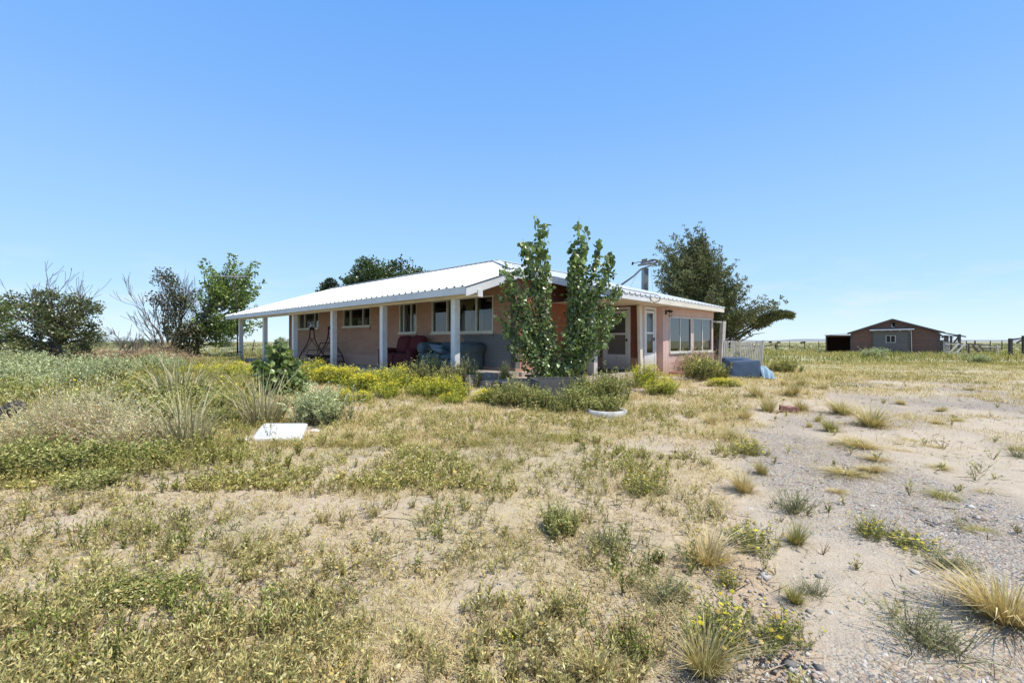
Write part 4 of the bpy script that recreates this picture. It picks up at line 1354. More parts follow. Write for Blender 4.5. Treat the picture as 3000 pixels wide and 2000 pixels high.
def ground_mesh():
    nr, na = 520, 900
    r = np.concatenate([[0.02], np.geomspace(.4, 9000, nr)])
    a = np.linspace(0, 2 * np.pi, na, endpoint=False)
    R, A = np.meshgrid(r, a, indexing='ij')
    X = R * np.cos(A); Y = R * np.sin(A)
    Z = gh(X, Y)
    nearb = 1 - sstep(9, 22, R)
    Z = Z + nearb * (.018 * (fbm(X, Y, .33, 8) - .5) + .022 * (fbm(X, Y, .16, 6) - .5))
    # wheel rut / footprints dips on the drive
    Z = Z - nearb * .035 * np.exp(-((X - (1.35 + .30 * (Y - 2.7))) / .13) ** 2) * gravel_mask(X, np.maximum(Y, .5)) * fbm(X, Y, .35, 12)
    Vt = np.stack([X, Y, Z], -1).reshape(-1, 3)
    i, j = np.meshgrid(np.arange(len(r) - 1), np.arange(na), indexing='ij')
    j2 = (j + 1) % na
    q = np.stack([i * na + j, (i + 1) * na + j, (i + 1) * na + j2, i * na + j2], -1).reshape(-1, 4)
    me = bpy.data.meshes.new('ground')
    me.vertices.add(len(Vt)); me.vertices.foreach_set('co', Vt.astype(np.float32).ravel())
    me.loops.add(len(q) * 4); me.loops.foreach_set('vertex_index', q.astype(np.int32).ravel())
    me.polygons.add(len(q)); me.polygons.foreach_set('loop_start', np.arange(0, len(q) * 4, 4, dtype=np.int32))
    me.polygons.foreach_set('loop_total', np.full(len(q), 4, dtype=np.int32))
    me.polygons.foreach_set('use_smooth', np.ones(len(q), bool))
    Ys = np.where(Y > .5, Y, .5)
    g = np.where(Y > .2, gravel_mask(X, Ys), 0)
    gv = np.clip((fbm(X, Y, 2.2, 21) - .36) * 4, .12, 1) * g
    green = np.where(Y > .2, green_mask(X, Ys), .6)
    rr = np.hypot(X, Y)
    sand = np.array([.595, .50, .365]); straw = np.array([.52, .44, .25]); grn = np.array([.33, .31, .14])
    pink = np.array([.61, .49, .36]); sage = np.array([.36, .36, .20]); pale = np.array([.48, .44, .26])
    n1 = fbm(X, Y, 1.1, 31)[..., None]; n2 = fbm(X, Y, 5, 33)[..., None]; n3 = fbm(X, Y, 45, 35)[..., None]; n4 = fbm(X, Y * .25, 260, 36)[..., None]
    c = sand * (1 - n1) + pink * n1
    patch = np.clip((fbm(X, Y, .8, 14) - .33) * 4, 0, 1)[..., None]
    c = c * (1 - .45 * patch * (1 - g[..., None])) + straw * .45 * patch * (1 - g[..., None])
    c = c * (1 - .65 * green[..., None]) + grn * .65 * green[..., None]
    c = c * (1 - .5 * g[..., None]) + np.array([.61, .53, .41]) * .5 * g[..., None]
    lane = np.exp(-((X - (1.35 + .30 * (Y - 2.7)) + .12 * (fbm(X, Y, 1.1, 61) - .5)) / .24) ** 4) * g * (1 - sstep(6, 9, Y))     # soft wheel track without stones
    gv = gv * (1 - .9 * lane)
    c = c * (1 - .8 * lane[..., None]) + np.array([.57, .435, .30]) * .8 * lane[..., None]
    mid = (sstep(16, 30, rr) * (1 - g))[..., None]
    farc = sage * (1 - n3) + pale * n3
    farc = farc * (.86 + .28 * n4)
    c = c * (1 - mid * .85) + farc * mid * .85
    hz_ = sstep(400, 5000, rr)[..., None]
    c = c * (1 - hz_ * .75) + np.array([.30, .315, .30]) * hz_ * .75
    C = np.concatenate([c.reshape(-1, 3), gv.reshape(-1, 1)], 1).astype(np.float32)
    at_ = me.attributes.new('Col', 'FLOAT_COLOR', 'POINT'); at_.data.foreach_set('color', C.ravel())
    near_ = me.attributes.new('near', 'FLOAT', 'POINT'); near_.data.foreach_set('value', (1 - sstep(14, 40, rr)).astype(np.float32).ravel())
    me.update(calc_edges=True)
    m, nt, out = new_mat('sandy_ground')
    a_ = N(nt, 'ShaderNodeAttribute'); a_.attribute_name = 'Col'
    nn = N(nt, 'ShaderNodeAttribute'); nn.attribute_name = 'near'
    geo = N(nt, 'ShaderNodeNewGeometry')
    pos = geo.outputs['Position']
    f1 = noise(nt, pos, 9, 6, .7); f2 = noise(nt, pos, 70, 4, .7); f3 = noise(nt, pos, .9, 5, .65)
    col = a_.outputs[0]
    col = mixc(nt, math_(nt, 'MULTIPLY', ramp(nt, f1, .42, .7), .45), col, mixc(nt, 1.0, col, (.70, .64, .58), 'MULTIPLY'))
    col = mixc(nt, math_(nt, 'MULTIPLY', ramp(nt, f3, .4, .7), .3), col, mixc(nt, 1.0, col, (1.15, 1.12, 1.08), 'MULTIPLY'))
    dk = math_(nt, 'MULTIPLY', ramp(nt, f2, .56, .70), math_(nt, 'MULTIPLY', nn.outputs['Fac'], .55))
    col = mixc(nt, dk, col, mixc(nt, 1.0, col, (.45, .40, .34), 'MULTIPLY'))
    vo = N(nt, 'ShaderNodeTexVoronoi'); vo.inputs['Scale'].default_value = 62; L(nt, pos, vo.inputs['Vector'])
    sc_ = N(nt, 'ShaderNodeSeparateXYZ'); L(nt, vo.outputs['Color'], sc_.inputs[0])
    st = mixc(nt, sc_.outputs[0], (.36, .335, .30), (.66, .60, .52))
    st = mixc(nt, ramp(nt, sc_.outputs[1], .75, .8), st, (.40, .27, .21))
    vd = ramp(nt, vo.outputs['Distance'], .42, .62)
    st = mixc(nt, math_(nt, 'MULTIPLY', vd, .7), st, (.29, .24, .19))
    gm = math_(nt, 'MULTIPLY', a_.outputs['Alpha'], ramp(nt, sc_.outputs[2], .15, .25))
    gm = math_(nt, 'MULTIPLY', gm, .9)
    col = mixc(nt, gm, col, st)
    p = N(nt, 'ShaderNodeBsdfPrincipled'); p.inputs['Roughness'].default_value = .95; p.inputs['Specular IOR Level'].default_value = .1
    L(nt, col, p.inputs['Base Color'])
    hgt = math_(nt, 'ADD', math_(nt, 'MULTIPLY', f2, .6), math_(nt, 'MULTIPLY', f1, 1.0))
    hgt = math_(nt, 'SUBTRACT', hgt, math_(nt, 'MULTIPLY', math_(nt, 'MULTIPLY', vo.outputs['Distance'], gm), 1.2))
    b = N(nt, 'ShaderNodeBump'); b.inputs['Distance'].default_value = .025
    L(nt, math_(nt, 'MULTIPLY', nn.outputs['Fac'], .8), b.inputs['Strength'])
    L(nt, hgt, b.inputs['Height']); L(nt, b.outputs[0], p.inputs['Normal'])
    L(nt, p.outputs[0], out.inputs[0])
    me.materials.append(m)
    o = bpy.data.objects.new('ground', me); COL.objects.link(o); tag(o, kind='structure')


ground_mesh()

# distant hills along the right horizon
mb = MB(); V = []; Fc = []
nH = 160
for i in range(nH + 1):
    az = math.radians(-12 + 75 * i / nH)
    R_ = 7000
    hgt = 62 * float(fbm(np.array(i * 7.0), np.array(3.0), 90, 2)) * float(sstep(0, 60, i)) + 16 * float(vnoise(np.array(i * 1.0), np.array(9.0), 6))
    V += [(R_ * math.sin(az), R_ * math.cos(az), -8), ((R_ + 500) * math.sin(az), (R_ + 500) * math.cos(az), hgt * .8)]
for i in range(nH): a = i * 2; Fc.append((a, a + 2, a + 3, a + 1))
mb.add(V, Fc)
mb.build('hills', weathered('hazy_hills', (.33, .35, .36), (.30, .31, .31), 1, .002, .01, 0, spec=0), None, kind='structure')

# ================================================================== VEGETATION PALETTES
STRAW = [(0.769, 0.632, 0.335), (0.677, 0.541, 0.266), (0.862, 0.72, 0.419), (0.585, 0.451, 0.21)]
OLIVE = [(0.37, 0.336, 0.099), (0.456, 0.401, 0.129), (0.282, 0.27, 0.076), (0.565, 0.466, 0.167)]
GREEN = [(0.201, 0.238, 0.054), (0.261, 0.29, 0.075), (0.171, 0.202, 0.048), (0.341, 0.334, 0.095)]
SAGE = [(0.244, 0.278, 0.181), (0.31, 0.34, 0.224), (0.189, 0.221, 0.139), (0.366, 0.391, 0.267)]
YEL = [(.80, .66, .05), (.86, .76, .10), (.70, .64, .09)]
TANF = [(.62, .52, .27), (.68, .60, .36), (.56, .40, .13), (.60, .47, .2)]
POP = [(.17, .25, .075), (.22, .31, .09), (.13, .195, .06), (.28, .37, .125), (.34, .42, .18), (.08, .12, .037)]  # lightest and darkest tones paint leaf highlights and shade into the crown
RED = [(.20, .085, .05), (.26, .12, .07)]

vm = veg_mat('grass_blade', .22, 0)
lm = veg_mat('leaf', .40, .045, .34)
nm = veg_mat('needle_foliage', .12, .03, .5)
bm_ = veg_mat('herb_leaf', .20, 0)
bark = weathered('grey_bark', (.16, .14, .12), (.10, .085, .07), .95, 8, 60, .4, stretch=(1, 1, .3))
bark_dead = weathered('dead_wood', (.20, .17, .15), (.13, .11, .095), .95, 8, 60, .3, stretch=(1, 1, .3))
bark_pale = weathered('pale_twig', (.26, .23, .18), (.18, .16, .12), .9, 8, 60, .3)


def scatter(n, y0, y1, power=1.25, wide=1.28, pad=1.2):
    """points denser near the viewer's position, wider than the field of view"""
    u = rnd(n)
    k = 1 - power
    Y = (y0 ** k + u * (y1 ** k - y0 ** k)) ** (1 / k) if abs(k) > 1e-3 else y0 * (y1 / y0) ** u
    X = rnd(n, -1, 1) * (Y * wide + pad)
    return X, Y


# keep plants off the buildings and slabs
def clear(X, Y):
    D = X * AX.x + Y * AX.y; t = X * BX.x + Y * BX.y
    a = (D > 8.15) & (t > 9.1) & (D < 20.2) & (t < 30)
    b = (D > 11.2) & (t > 7.3) & (D < 20.1) & (t < 10)
    c = (D > 8.5) & (D < 10.6) & (t > 7.9) & (t < 9.2)
    pan = (abs(X + 3.5) < .42) & (abs(Y - 7.0) < .55)
    bu = (X - root.x) * math.cos(BTH) + (Y - root.y) * math.sin(BTH); bv = -(X - root.x) * math.sin(BTH) + (Y - root.y) * math.cos(BTH)
    barnm = (bu > fx(150)) & (bu < xr + .1) & (bv > -.1) & (bv < 9.2)
    return ~(a | b | c | barnm | pan)


def put(X, Y): return np.stack([X, Y, gh(X, Y) - .01], 1)


# ---- short mixed turf (uncountable)
def turf(name, n, y0, y1, hmin, hmax, seed_o, thin=1.0, power=1.25):
    X, Y = scatter(n, y0, y1, power)
    g = gravel_mask(X, Y)
    cl = fbm(X, Y, .42, 40 + seed_o); cl2 = fbm(X, Y, 1.7, 50 + seed_o)
    dens = np.clip((cl - .33) * 4.5, .22, 1) * np.clip((cl2 - .16) * 3.2, .55, 1) * (.62 + .38 * sstep(3.5, 6, Y))
    gp2 = np.clip((fbm(X, Y * 1.5, 1.3, 48) - .47) * 6, .06, 1) * (.12 + .75 * sstep(4.5, 11, Y))
    dens = dens * (1 - sstep(.12, .7, g) * (.985 - gp2)) * thin
    keep = (rnd(n) < dens) & clear(X, Y)
    X, Y = X[keep], Y[keep]; k = len(X)
    green = green_mask(X, Y)
    tone = fbm(X, Y, .9, 60) + .22 * (rnd(k) - .5) + .28 * (green - .25)
    c = np.where((tone > .52)[:, None], pick(OLIVE, k), pick(STRAW, k))
    c = np.where(((gravel_mask(X, Y) > .4) & (rnd(k) < .8))[:, None], pick(STRAW, k), c)
    c = np.where((rnd(k) < .035)[:, None], pick(RED, k), c)
    c = np.clip(c * (1 + RNG.normal(size=(k, 1)) * .16), .01, .9)
    h = rnd(k, hmin, hmax) * (.55 + .9 * fbm(X, Y, .6, 70)) * (1 + .7 * green)
    w = np.maximum(rnd(k, .0025, .005), Y * .00075)
    vb = VB()
    blades(vb, put(X, Y), h, w, rnd(k, 0, 6.28), rnd(k, .3, 1.9), c * .78, c * 1.1)  # blade feet darkened in colour to stand for shade in the turf
    return vb.build(name, vm, kind='stuff')


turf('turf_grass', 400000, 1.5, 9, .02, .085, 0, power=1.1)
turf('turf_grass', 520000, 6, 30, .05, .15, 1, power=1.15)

# ---- tan-headed weeds of the foreground
def herb_field(name, n, y0, y1, fn, h, nst, spread, nleaf, leaf, ratio, scol, lcols, flower, up=.15, stem_w=.004, mat=None, lp=None, power=1.5, leafdir=.8):
    X, Y = scatter(n, y0, y1, power)
    keep = (rnd(n) < fn(X, Y)) & clear(X, Y)
    X, Y = X[keep], Y[keep]
    vb = VB()
    hh = rnd(len(X), h[0], h[1]) * (.6 + .8 * fbm(X, Y, .8, 80))
    plants(vb, put(X, Y), hh, nst, spread, nleaf, leaf, ratio, scol, lcols, lp=lp, up=up, stem_w=stem_w, flower=flower, leafdir=leafdir)
    return vb.build(name, mat or bm_, kind='stuff')


pxx = lambda X, Y: 1500 + F * X / Y
pat = lambda X, Y, s, o, th, k=5: np.clip((fbm(X, Y, s, o) - th) * k, 0, 1)
herb_field('tan_flower_weeds', 3300, 1.6, 6.4, lambda X, Y: pat(X, Y, .55, 90, .40) * (1 - .97 * sstep(.1, .5, gravel_mask(X, Y))) * (1 - .75 * sstep(1250, 2000, pxx(X, Y))),
           (.05, .15), 6, 1.0, 5, .016, .34, (.30, .25, .13), [(.27, .25, .115), (.34, .305, .15), (.21, .20, .085), (.48, .40, .21), (.55, .46, .25)], (.6, .018, TANF, None))
herb_field('grey_herbs', 6500, 1.6, 9, lambda X, Y: pat(X, Y, .45, 97, .45) * (1 - .98 * sstep(.1, .5, gravel_mask(X, Y))),
           (.06, .18), 6, .8, 12, .026, .24, (.26, .22, .12), [(.26, .24, .12), (.33, .30, .155), (.19, .185, .085), (.42, .35, .19)], None)
herb_field('green_herbs', 2600, 1.8, 9, lambda X, Y: pat(X, Y, .5, 104, .50) * (1 - .98 * sstep(.1, .5, gravel_mask(X, Y))),
           (.07, .19), 5, .7, 14, .022, .36, (.14, .13, .06), [(.12, .15, .045), (.16, .19, .06), (.09, .115, .035), (.22, .22, .08)], None)
herb_field('red_stem_herbs', 900, 1.8, 7, lambda X, Y: pat(X, Y, .8, 111, .56) * (1 - .9 * sstep(.2, .7, gravel_mask(X, Y))),
           (.05, .13), 7, 1.1, 5, .016, .3, (.19, .095, .065), [(.20, .12, .08), (.16, .15, .08), (.26, .15, .10)], None)
# mid-field low herbs in front of the house
herb_field('low_herbs', 14000, 4.2, 18, lambda X, Y: pat(X, Y, .8, 118, .36) * (1 - .95 * sstep(.15, .6, gravel_mask(X, Y))) * (.35 + .65 * (1 - sstep(1500, 2300, pxx(X, Y)))),
           (.05, .17), 6, .85, 12, .026, .32, (.30, .26, .13), [(.20, .205, .065), (.27, .265, .10), (.36, .33, .14), (.17, .17, .055), (.46, .39, .19)], (.12, .035, TANF, None), stem_w=.006)
# tall green weeds at the left, thinner around the saltbushes and in the sagebrush
_bush = [onground(a, b) for a, b in ((60, 1312), (130, 1318), (190, 1312), (250, 1306), (320, 1312), (385, 1316), (450, 1316), (548, 1310), (32, 1240))]
def thin_here(X, Y):
    k = np.ones(len(X))
    for q in _bush: k = k * sstep(.35, .75, np.hypot(X - q.x, (Y - q.y + .25) * .75))
    px = 1500 + F * X / Y
    return k * (1 - .7 * (1 - sstep(330, 420, px)) * sstep(11, 13, Y))


herb_field('tall_weeds', 3300, 4.4, 8.2, lambda X, Y: green_mask(X, Y) * pat(X, Y, .9, 125, .34) * thin_here(X, Y),
           (.12, .36), 7, .55, 24, .034, .26, (.26, .22, .10), [(.14, .165, .05), (.195, .215, .065), (.27, .265, .10), (.11, .13, .04), (.36, .29, .13)], (.05, .03, TANF, None), stem_w=.006, up=.25)
herb_field('tall_weeds', 8500, 8, 24, lambda X, Y: green_mask(X, Y) * pat(X, Y, 1.5, 132, .30) * thin_here(X, Y),
           (.14, .38), 7, .55, 20, .052, .25, (.30, .26, .13), [(.18, .20, .06), (.25, .255, .085), (.33, .31, .13), (.15, .165, .05), (.44, .37, .18), (.25, .265, .14)], (.06, .05, YEL, None), stem_w=.012, up=.3)
# tall grass by the barn
X, Y = rnd(52000, 12, 66), rnd(52000, 25, 62)
kp = (rnd(len(X)) < pat(X, Y, 3.0, 140, .30) * .8 * sstep(25.5, 31, Y + 2.2 * (fbm(X, Y, 4, 141) - .5))) & clear(X, Y)
X, Y = X[kp], Y[kp]; k = len(X)
tone = fbm(X, Y, 5, 142) + .25 * (rnd(k) - .5) + .10 * sstep(38, 46, X)
c = np.where((tone > .50)[:, None], pick(GREEN, k), pick(OLIVE, k)); c = np.where((rnd(k) < .22)[:, None], pick(STRAW, k), c) * 1.05
vb = VB(); blades(vb, put(X, Y), rnd(k, .15, .50) * (.5 + .9 * fbm(X, Y, 2, 143)) * (.6 + .4 * sstep(28, 34, Y)) * (1 + .5 * sstep(.52, .66, fbm(X, Y, 5, 145))), rnd(k, .03, .06), rnd(k, 0, 6.28), rnd(k, .1, .8), c * .75, c * 1.1)
vb.build('tall_grass', vm, kind='stuff')
X, Y = rnd(40000, 5, 50), rnd(40000, 15, 30)
kp = (rnd(len(X)) < pat(X, Y, 2.2, 150, .44) * (1 - .93 * sstep(.3, .8, gravel_mask(X, Y)))) & clear(X, Y)
X, Y = X[kp], Y[kp]; k = len(X)
c = np.where((fbm(X, Y, 2.6, 151) + .2 * rnd(k) > .68)[:, None], pick(OLIVE, k), pick(STRAW, k))
vb = VB(); blades(vb, put(X, Y), rnd(k, .06, .26), rnd(k, .014, .026), rnd(k, 0, 6.28), rnd(k, .3, 1.4), c * .78, c * 1.05)
vb.build('dry_meadow_grass', vm, kind='stuff')
# scrub of the open range (uncountable)
n = 26000
X = rnd(n, -1, 1); Y = 30 + 330 * rnd(n) ** 1.9; X = X * (Y * 1.25)
kp = clear(X, Y) & (rnd(n) < pat(X, Y, 14, 160, .33)) & ~((X > 8) & (Y < 52))
X, Y = X[kp], Y[kp]; k = len(X)
vb = VB()
nb = 7
ix = np.repeat(np.arange(k), nb); Yr = Y[ix]
base = put(X[ix] + RNG.normal(size=len(ix)) * .16, Yr + RNG.normal(size=len(ix)) * .16)
col = pick(SAGE + OLIVE, k)[ix] * (1 + RNG.normal(size=(len(ix), 1)) * .15)
blades(vb, base, rnd(len(ix), .14, .42), np.maximum(.05, Yr * .0012), rnd(len(ix), 0, 6.28), rnd(len(ix), .1, .9), np.clip(col * .75, .01, 1), np.clip(col * 1.1, .01, 1))
vb.build('range_scrub', vm, kind='stuff')

# ---- pebbles and twigs on the drive
n = 110000
X, Y = scatter(n, 1.5, 12, 1.6)
gm = gravel_mask(X, Y); gp_ = np.clip((fbm(X, Y, 2.2, 21) - .40) * 4, 0, 1)
kp = rnd(n) < np.clip(gm * (.12 + .9 * gp_) + .035, 0, 1)
X, Y = X[kp], Y[kp]; k = len(X)
s = RNG.lognormal(math.log(.0068), .55, k); s = np.clip(np.maximum(s, Y * .0011), .003, .035)
P0 = put(X, Y) + np.array([0, 0, .006])
oct_ = np.array([[1, 0, 0], [0, 1, 0], [-1, 0, 0], [0, -1, 0], [0, 0, 1], [0, 0, -1]], float)
fo = np.array([[0, 1, 4], [1, 2, 4], [2, 3, 4], [3, 0, 4], [1, 0, 5], [2, 1, 5], [3, 2, 5], [0, 3, 5]])
V = P0[:, None, :] + (oct_[None] * (1 + RNG.normal(size=(k, 6, 1)) * .25)) * (s[:, None, None] * np.stack([rnd(k, .7, 1.4), rnd(k, .7, 1.4), rnd(k, .35, .8)], 1)[:, None, :])
a = rnd(k, 0, 6.28); ca, sa = np.cos(a)[:, None], np.sin(a)[:, None]
dx = V[..., 0] - P0[:, None, 0]; dy = V[..., 1] - P0[:, None, 1]
V[..., 0] = P0[:, None, 0] + dx * ca - dy * sa; V[..., 1] = P0[:, None, 1] + dx * sa + dy * ca
c = pick([(.42, .40, .37), (.55, .51, .45), (.33, .31, .29), (.46, .35, .27), (.62, .58, .52), (.22, .205, .19)], k)
vb = VB(); vb.add(V, np.arange(k)[:, None, None] * 6 + fo[None], np.repeat(c[:, None, :], 6, 1))
vb.build('gravel_stones', veg_mat('stone_chips', 0, 0), kind='stuff')
n = 26000
X, Y = scatter(n, 1.5, 11, 1.4)
kp = rnd(n) < np.where(gravel_mask(X, Y) > .5, .25, .8) * pat(X, Y, .5, 170, .42)
X, Y = X[kp], Y[kp]; k = len(X)
a = rnd(k, 0, 6.28); ln = rnd(k, .04, .22)
d = np.stack([np.cos(a), np.sin(a), rnd(k, -.05, .12)], 1)
vb = VB(); diamonds(vb, put(X, Y) + np.array([0, 0, .014]), d, ln, np.maximum(.0035, Y * .0008) * 2 / ln, pick([(.20, .16, .12), (.34, .28, .20), (.12, .095, .075), (.44, .37, .26)], k) * (1 + RNG.normal(size=(k, 1)) * .2))
vb.build('dead_twigs', bm_, kind='stuff')


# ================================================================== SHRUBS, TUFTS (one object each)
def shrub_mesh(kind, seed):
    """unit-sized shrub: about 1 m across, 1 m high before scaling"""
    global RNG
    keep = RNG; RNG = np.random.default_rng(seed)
    vb = VB(); o = np.zeros((1, 3)); one = np.ones(1)
    if kind == 'yellow':
        c = RNG.normal(size=(26, 3)) * np.array([.24, .24, 0])
        plants(vb, c, rnd(26, .4, 1.0), 12, .75, 20, .075, .20, (.15, .15, .05), [(.20, .25, .06), (.26, .30, .075), (.15, .19, .05), (.36, .35, .09)], up=.1, stem_w=.010,
               flower=(.8, .05, YEL + [(.42, .44, .10)], None))
        ix = 1250; pos = np.stack([RNG.normal(size=ix) * .34, RNG.normal(size=ix) * .34, np.zeros(ix)], 1)
        rr = np.hypot(pos[:, 0], pos[:, 1]); kp = rr < .75; pos = pos[kp]; rr = rr[kp]
        pos[:, 2] = .86 * np.sqrt(np.clip(1 - (rr / .8) ** 2, 0, 1)) + RNG.normal(size=len(pos)) * .07
        kp = pat(pos[:, 0] + seed * 3.1, pos[:, 1],   .35, 7, .44) > rnd(len(pos)); pos = pos[kp]
        heads(vb, pos, rnd(len(pos), .03, .065), np.clip(pick(YEL, len(pos)) * (1 + RNG.normal(size=(len(pos), 1)) * .15), .02, .9))
    elif kind == 'sage':
        c = RNG.normal(size=(30, 3)) * np.array([.22, .22, 0])
        plants(vb, c, rnd(30, .6, 1.0), 9, .50, 34, .085, .22, (.20, .18, .13), SAGE, up=.25, stem_w=.012, leafdir=.6)
    elif kind == 'olive':
        c = RNG.normal(size=(24, 3)) * np.array([.2, .2, 0])
        plants(vb, c, rnd(24, .5, 1.0), 9, .7, 34, .085, .28, (.16, .13, .08), [(.16, .165, .075), (.22, .22, .12), (.12, .125, .055), (.28, .27, .16)], up=.2, stem_w=.012)
    elif kind == 'weed':
        c = RNG.normal(size=(26, 3)) * np.array([.26, .26, 0])
        plants(vb, c, rnd(26, .5, 1.0), 6, .45, 40, .085, .30, (.24, .21, .10), [(.145, .165, .06), (.20, .215, .09), (.26, .265, .13), (.11, .13, .05), (.30, .27, .14)], up=.3, stem_w=.012)
    elif kind == 'pale':
        c = RNG.normal(size=(24, 3)) * np.array([.15, .13, 0])
        plants(vb, c, rnd(24, .45, 1.0), 26, 1.15, 16, .038, .22, (.60, .50, .35), [(.52, .45, .31), (.40, .39, .25), (.60, .52, .37), (.34, .33, .20), (.42, .31, .19)], up=.12, stem_w=.009)
    elif kind == 'dead':
        c = RNG.normal(size=(26, 3)) * np.array([.24, .2, 0])
        plants(vb, c, rnd(26, .4, .8), 16, 1.3, 10, .10, .12, (.27, .21, .17), [(.30, .22, .17), (.36, .28, .22), (.22, .17, .14)], up=.1, stem_w=.011)
    elif kind in ('tuft', 'greentuft', 'strawtuft'):
        nb = 520
        a = rnd(nb, 0, 6.28); r_ = .16 * np.sqrt(rnd(nb))
        base = np.stack([r_ * np.cos(a), r_ * np.sin(a), np.zeros(nb)], 1)
        az = a + RNG.normal(size=nb) * .5
        pal = {'tuft': STRAW + OLIVE[:2], 'greentuft': OLIVE + GREEN[:2] + STRAW[:1], 'strawtuft': STRAW}[kind]
        c = np.clip(pick(pal, nb) * (1 + RNG.normal(size=(nb, 1)) * .15), .01, .9)
        foot = np.array([.22, .20, .07]) if kind != 'strawtuft' else np.array([.34, .25, .12])
        skew = rnd(1, 0, 6.28)[0]; bias = .35 * np.cos(a - skew)
        blades(vb, base, rnd(nb, .3, 1.0) * (1 + bias), rnd(nb, .009, .016), az, rnd(nb, .1, 1.1), c * .55 + foot * .4, c * 1.1)
        # old thatch lying around the foot, and seedlings a little way off
        nt_ = 260; a2 = rnd(nt_, 0, 6.28); r2 = .12 + .42 * rnd(nt_) ** 1.6
        b2 = np.stack([r2 * np.cos(a2), r2 * np.sin(a2), np.full(nt_, .01)], 1)
        c2 = np.clip(pick(STRAW[:2] + [(.30, .24, .15), (.22, .18, .12)], nt_) * (1 + RNG.normal(size=(nt_, 1)) * .15), .01, .9)
        blades(vb, b2, rnd(nt_, .08, .30), rnd(nt_, .008, .013), a2 + RNG.normal(size=nt_) * .9, rnd(nt_, 1.0, 2.2), c2 * .7, c2)
    elif kind == 'tall_tuft':
        nb = 300
        a = rnd(nb, 0, 6.28); r_ = .14 * np.sqrt(rnd(nb))
        base = np.stack([r_ * np.cos(a), r_ * np.sin(a), np.zeros(nb)], 1)
        c = np.clip(pick([(.54, .47, .29), (.47, .40, .22), (.36, .36, .17), (.60, .54, .36)], nb) * (1 + RNG.normal(size=(nb, 1)) * .12), .01, .9)
        hh = np.where(rnd(nb) < .25, rnd(nb, .75, 1.05), rnd(nb, .2, .6))
        blades(vb, base, hh, rnd(nb, .007, .012), a + RNG.normal(size=nb) * .6, rnd(nb, .05, .55), c * .8, c * 1.1, curl=.9)
    elif kind == 'yflower':
        c = RNG.normal(size=(20, 3)) * np.array([.25, .25, 0])
        plants(vb, c, rnd(20, .4, 1.0), 7, .8, 26, .09, .20, (.14, .15, .06), [(.12, .145, .05), (.16, .18, .075), (.20, .20, .09), (.27, .25, .12)], up=.15, stem_w=.010,
               flower=(.55, .078, YEL + [(.66, .50, .08)] + TANF[2:], None))
    elif kind == 'greyweed':
        c = RNG.normal(size=(14, 3)) * np.array([.15, .15, 0])
        plants(vb, c, rnd(14, .5, 1.0), 9, 1.0, 14, .07, .16, (.20, .19, .12), [(.19, .20, .11), (.25, .25, .15), (.15, .155, .085)], up=.1, stem_w=.010)
    elif kind == 'iris':
        nb = 70; a = rnd(nb, 0, 6.28); r_ = .3 * np.sqrt(rnd(nb))
        base = np.stack([r_ * np.cos(a), r_ * np.sin(a), np.zeros(nb)], 1)
        c = pick([(.20, .24, .07), (.30, .31, .10), (.14, .18, .05)], nb)
        blades(vb, base, rnd(nb, .6, 1.0), rnd(nb, .05, .09), a, rnd(nb, .4, 1.1), c * .8, c)
    me = vb.mesh(kind, {'tuft': vm, 'greentuft': vm, 'strawtuft': vm, 'tall_tuft': vm, 'iris': vm}.get(kind, bm_))
    RNG = keep
    return me


MESH = {}


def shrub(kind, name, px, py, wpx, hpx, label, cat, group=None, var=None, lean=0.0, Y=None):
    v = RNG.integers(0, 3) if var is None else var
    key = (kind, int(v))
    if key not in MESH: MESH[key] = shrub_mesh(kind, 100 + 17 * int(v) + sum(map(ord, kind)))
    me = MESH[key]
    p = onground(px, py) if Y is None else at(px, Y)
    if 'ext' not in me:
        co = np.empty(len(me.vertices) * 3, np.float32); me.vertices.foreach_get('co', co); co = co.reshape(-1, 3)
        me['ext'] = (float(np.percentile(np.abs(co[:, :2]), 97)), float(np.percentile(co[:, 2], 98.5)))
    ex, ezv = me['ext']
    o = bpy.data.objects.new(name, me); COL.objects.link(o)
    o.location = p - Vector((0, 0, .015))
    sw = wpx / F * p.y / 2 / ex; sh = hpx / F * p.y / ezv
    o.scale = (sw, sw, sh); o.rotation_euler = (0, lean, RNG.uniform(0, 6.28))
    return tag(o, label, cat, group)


YL = 'yellow flowering shrub in the bed along the porch'
for a in ((575, 1096, 80, 40), (632, 1100, 80, 46), (690, 1102, 95, 50), (735, 1106, 80, 42), (925, 1112, 85, 70), (968, 1124, 100, 72), (1022, 1128, 95, 66),
          (1062, 1148, 100, 62), (1108, 1140, 105, 78), (1166, 1142, 100, 76), (1140, 1164, 100, 50), (1232, 1160, 95, 52), (1282, 1164, 100, 56), (1334, 1166, 90, 60)):
    shrub('yellow', 'yellow_shrub', a[0], a[1], a[2], a[3] * (RNG.uniform(.66, .98) if a[0] < 1200 else 1.05), YL, 'shrub', 'yellow flowering shrubs along the porch')
for a, l in (((1012, 1186, 42, 50), 'small bright yellow shrub standing alone in the grass before the porch bed'),
             ((1064, 1178, 56, 36), 'small bright yellow shrub right of the lone one, at the edge of the bed'),
             ((1322, 1182, 70, 34), 'lowest spreading yellow shrub at the right end of the porch bed'),
             ((1836, 1092, 50, 42), 'small yellow shrub against the lower wall beside the screen door'),
             ((1896, 1128, 95, 62), 'largest yellow shrub in front of the white sunroom door'),
             ((1940, 1156, 90, 50), 'round yellow shrub nearest the camera below the sunroom door'),
             ((2120, 1130, 90, 24), 'low yellow green shrub in front of the discarded blue couch')):
    shrub('yellow', 'yellow_shrub', *a, l, 'shrub')
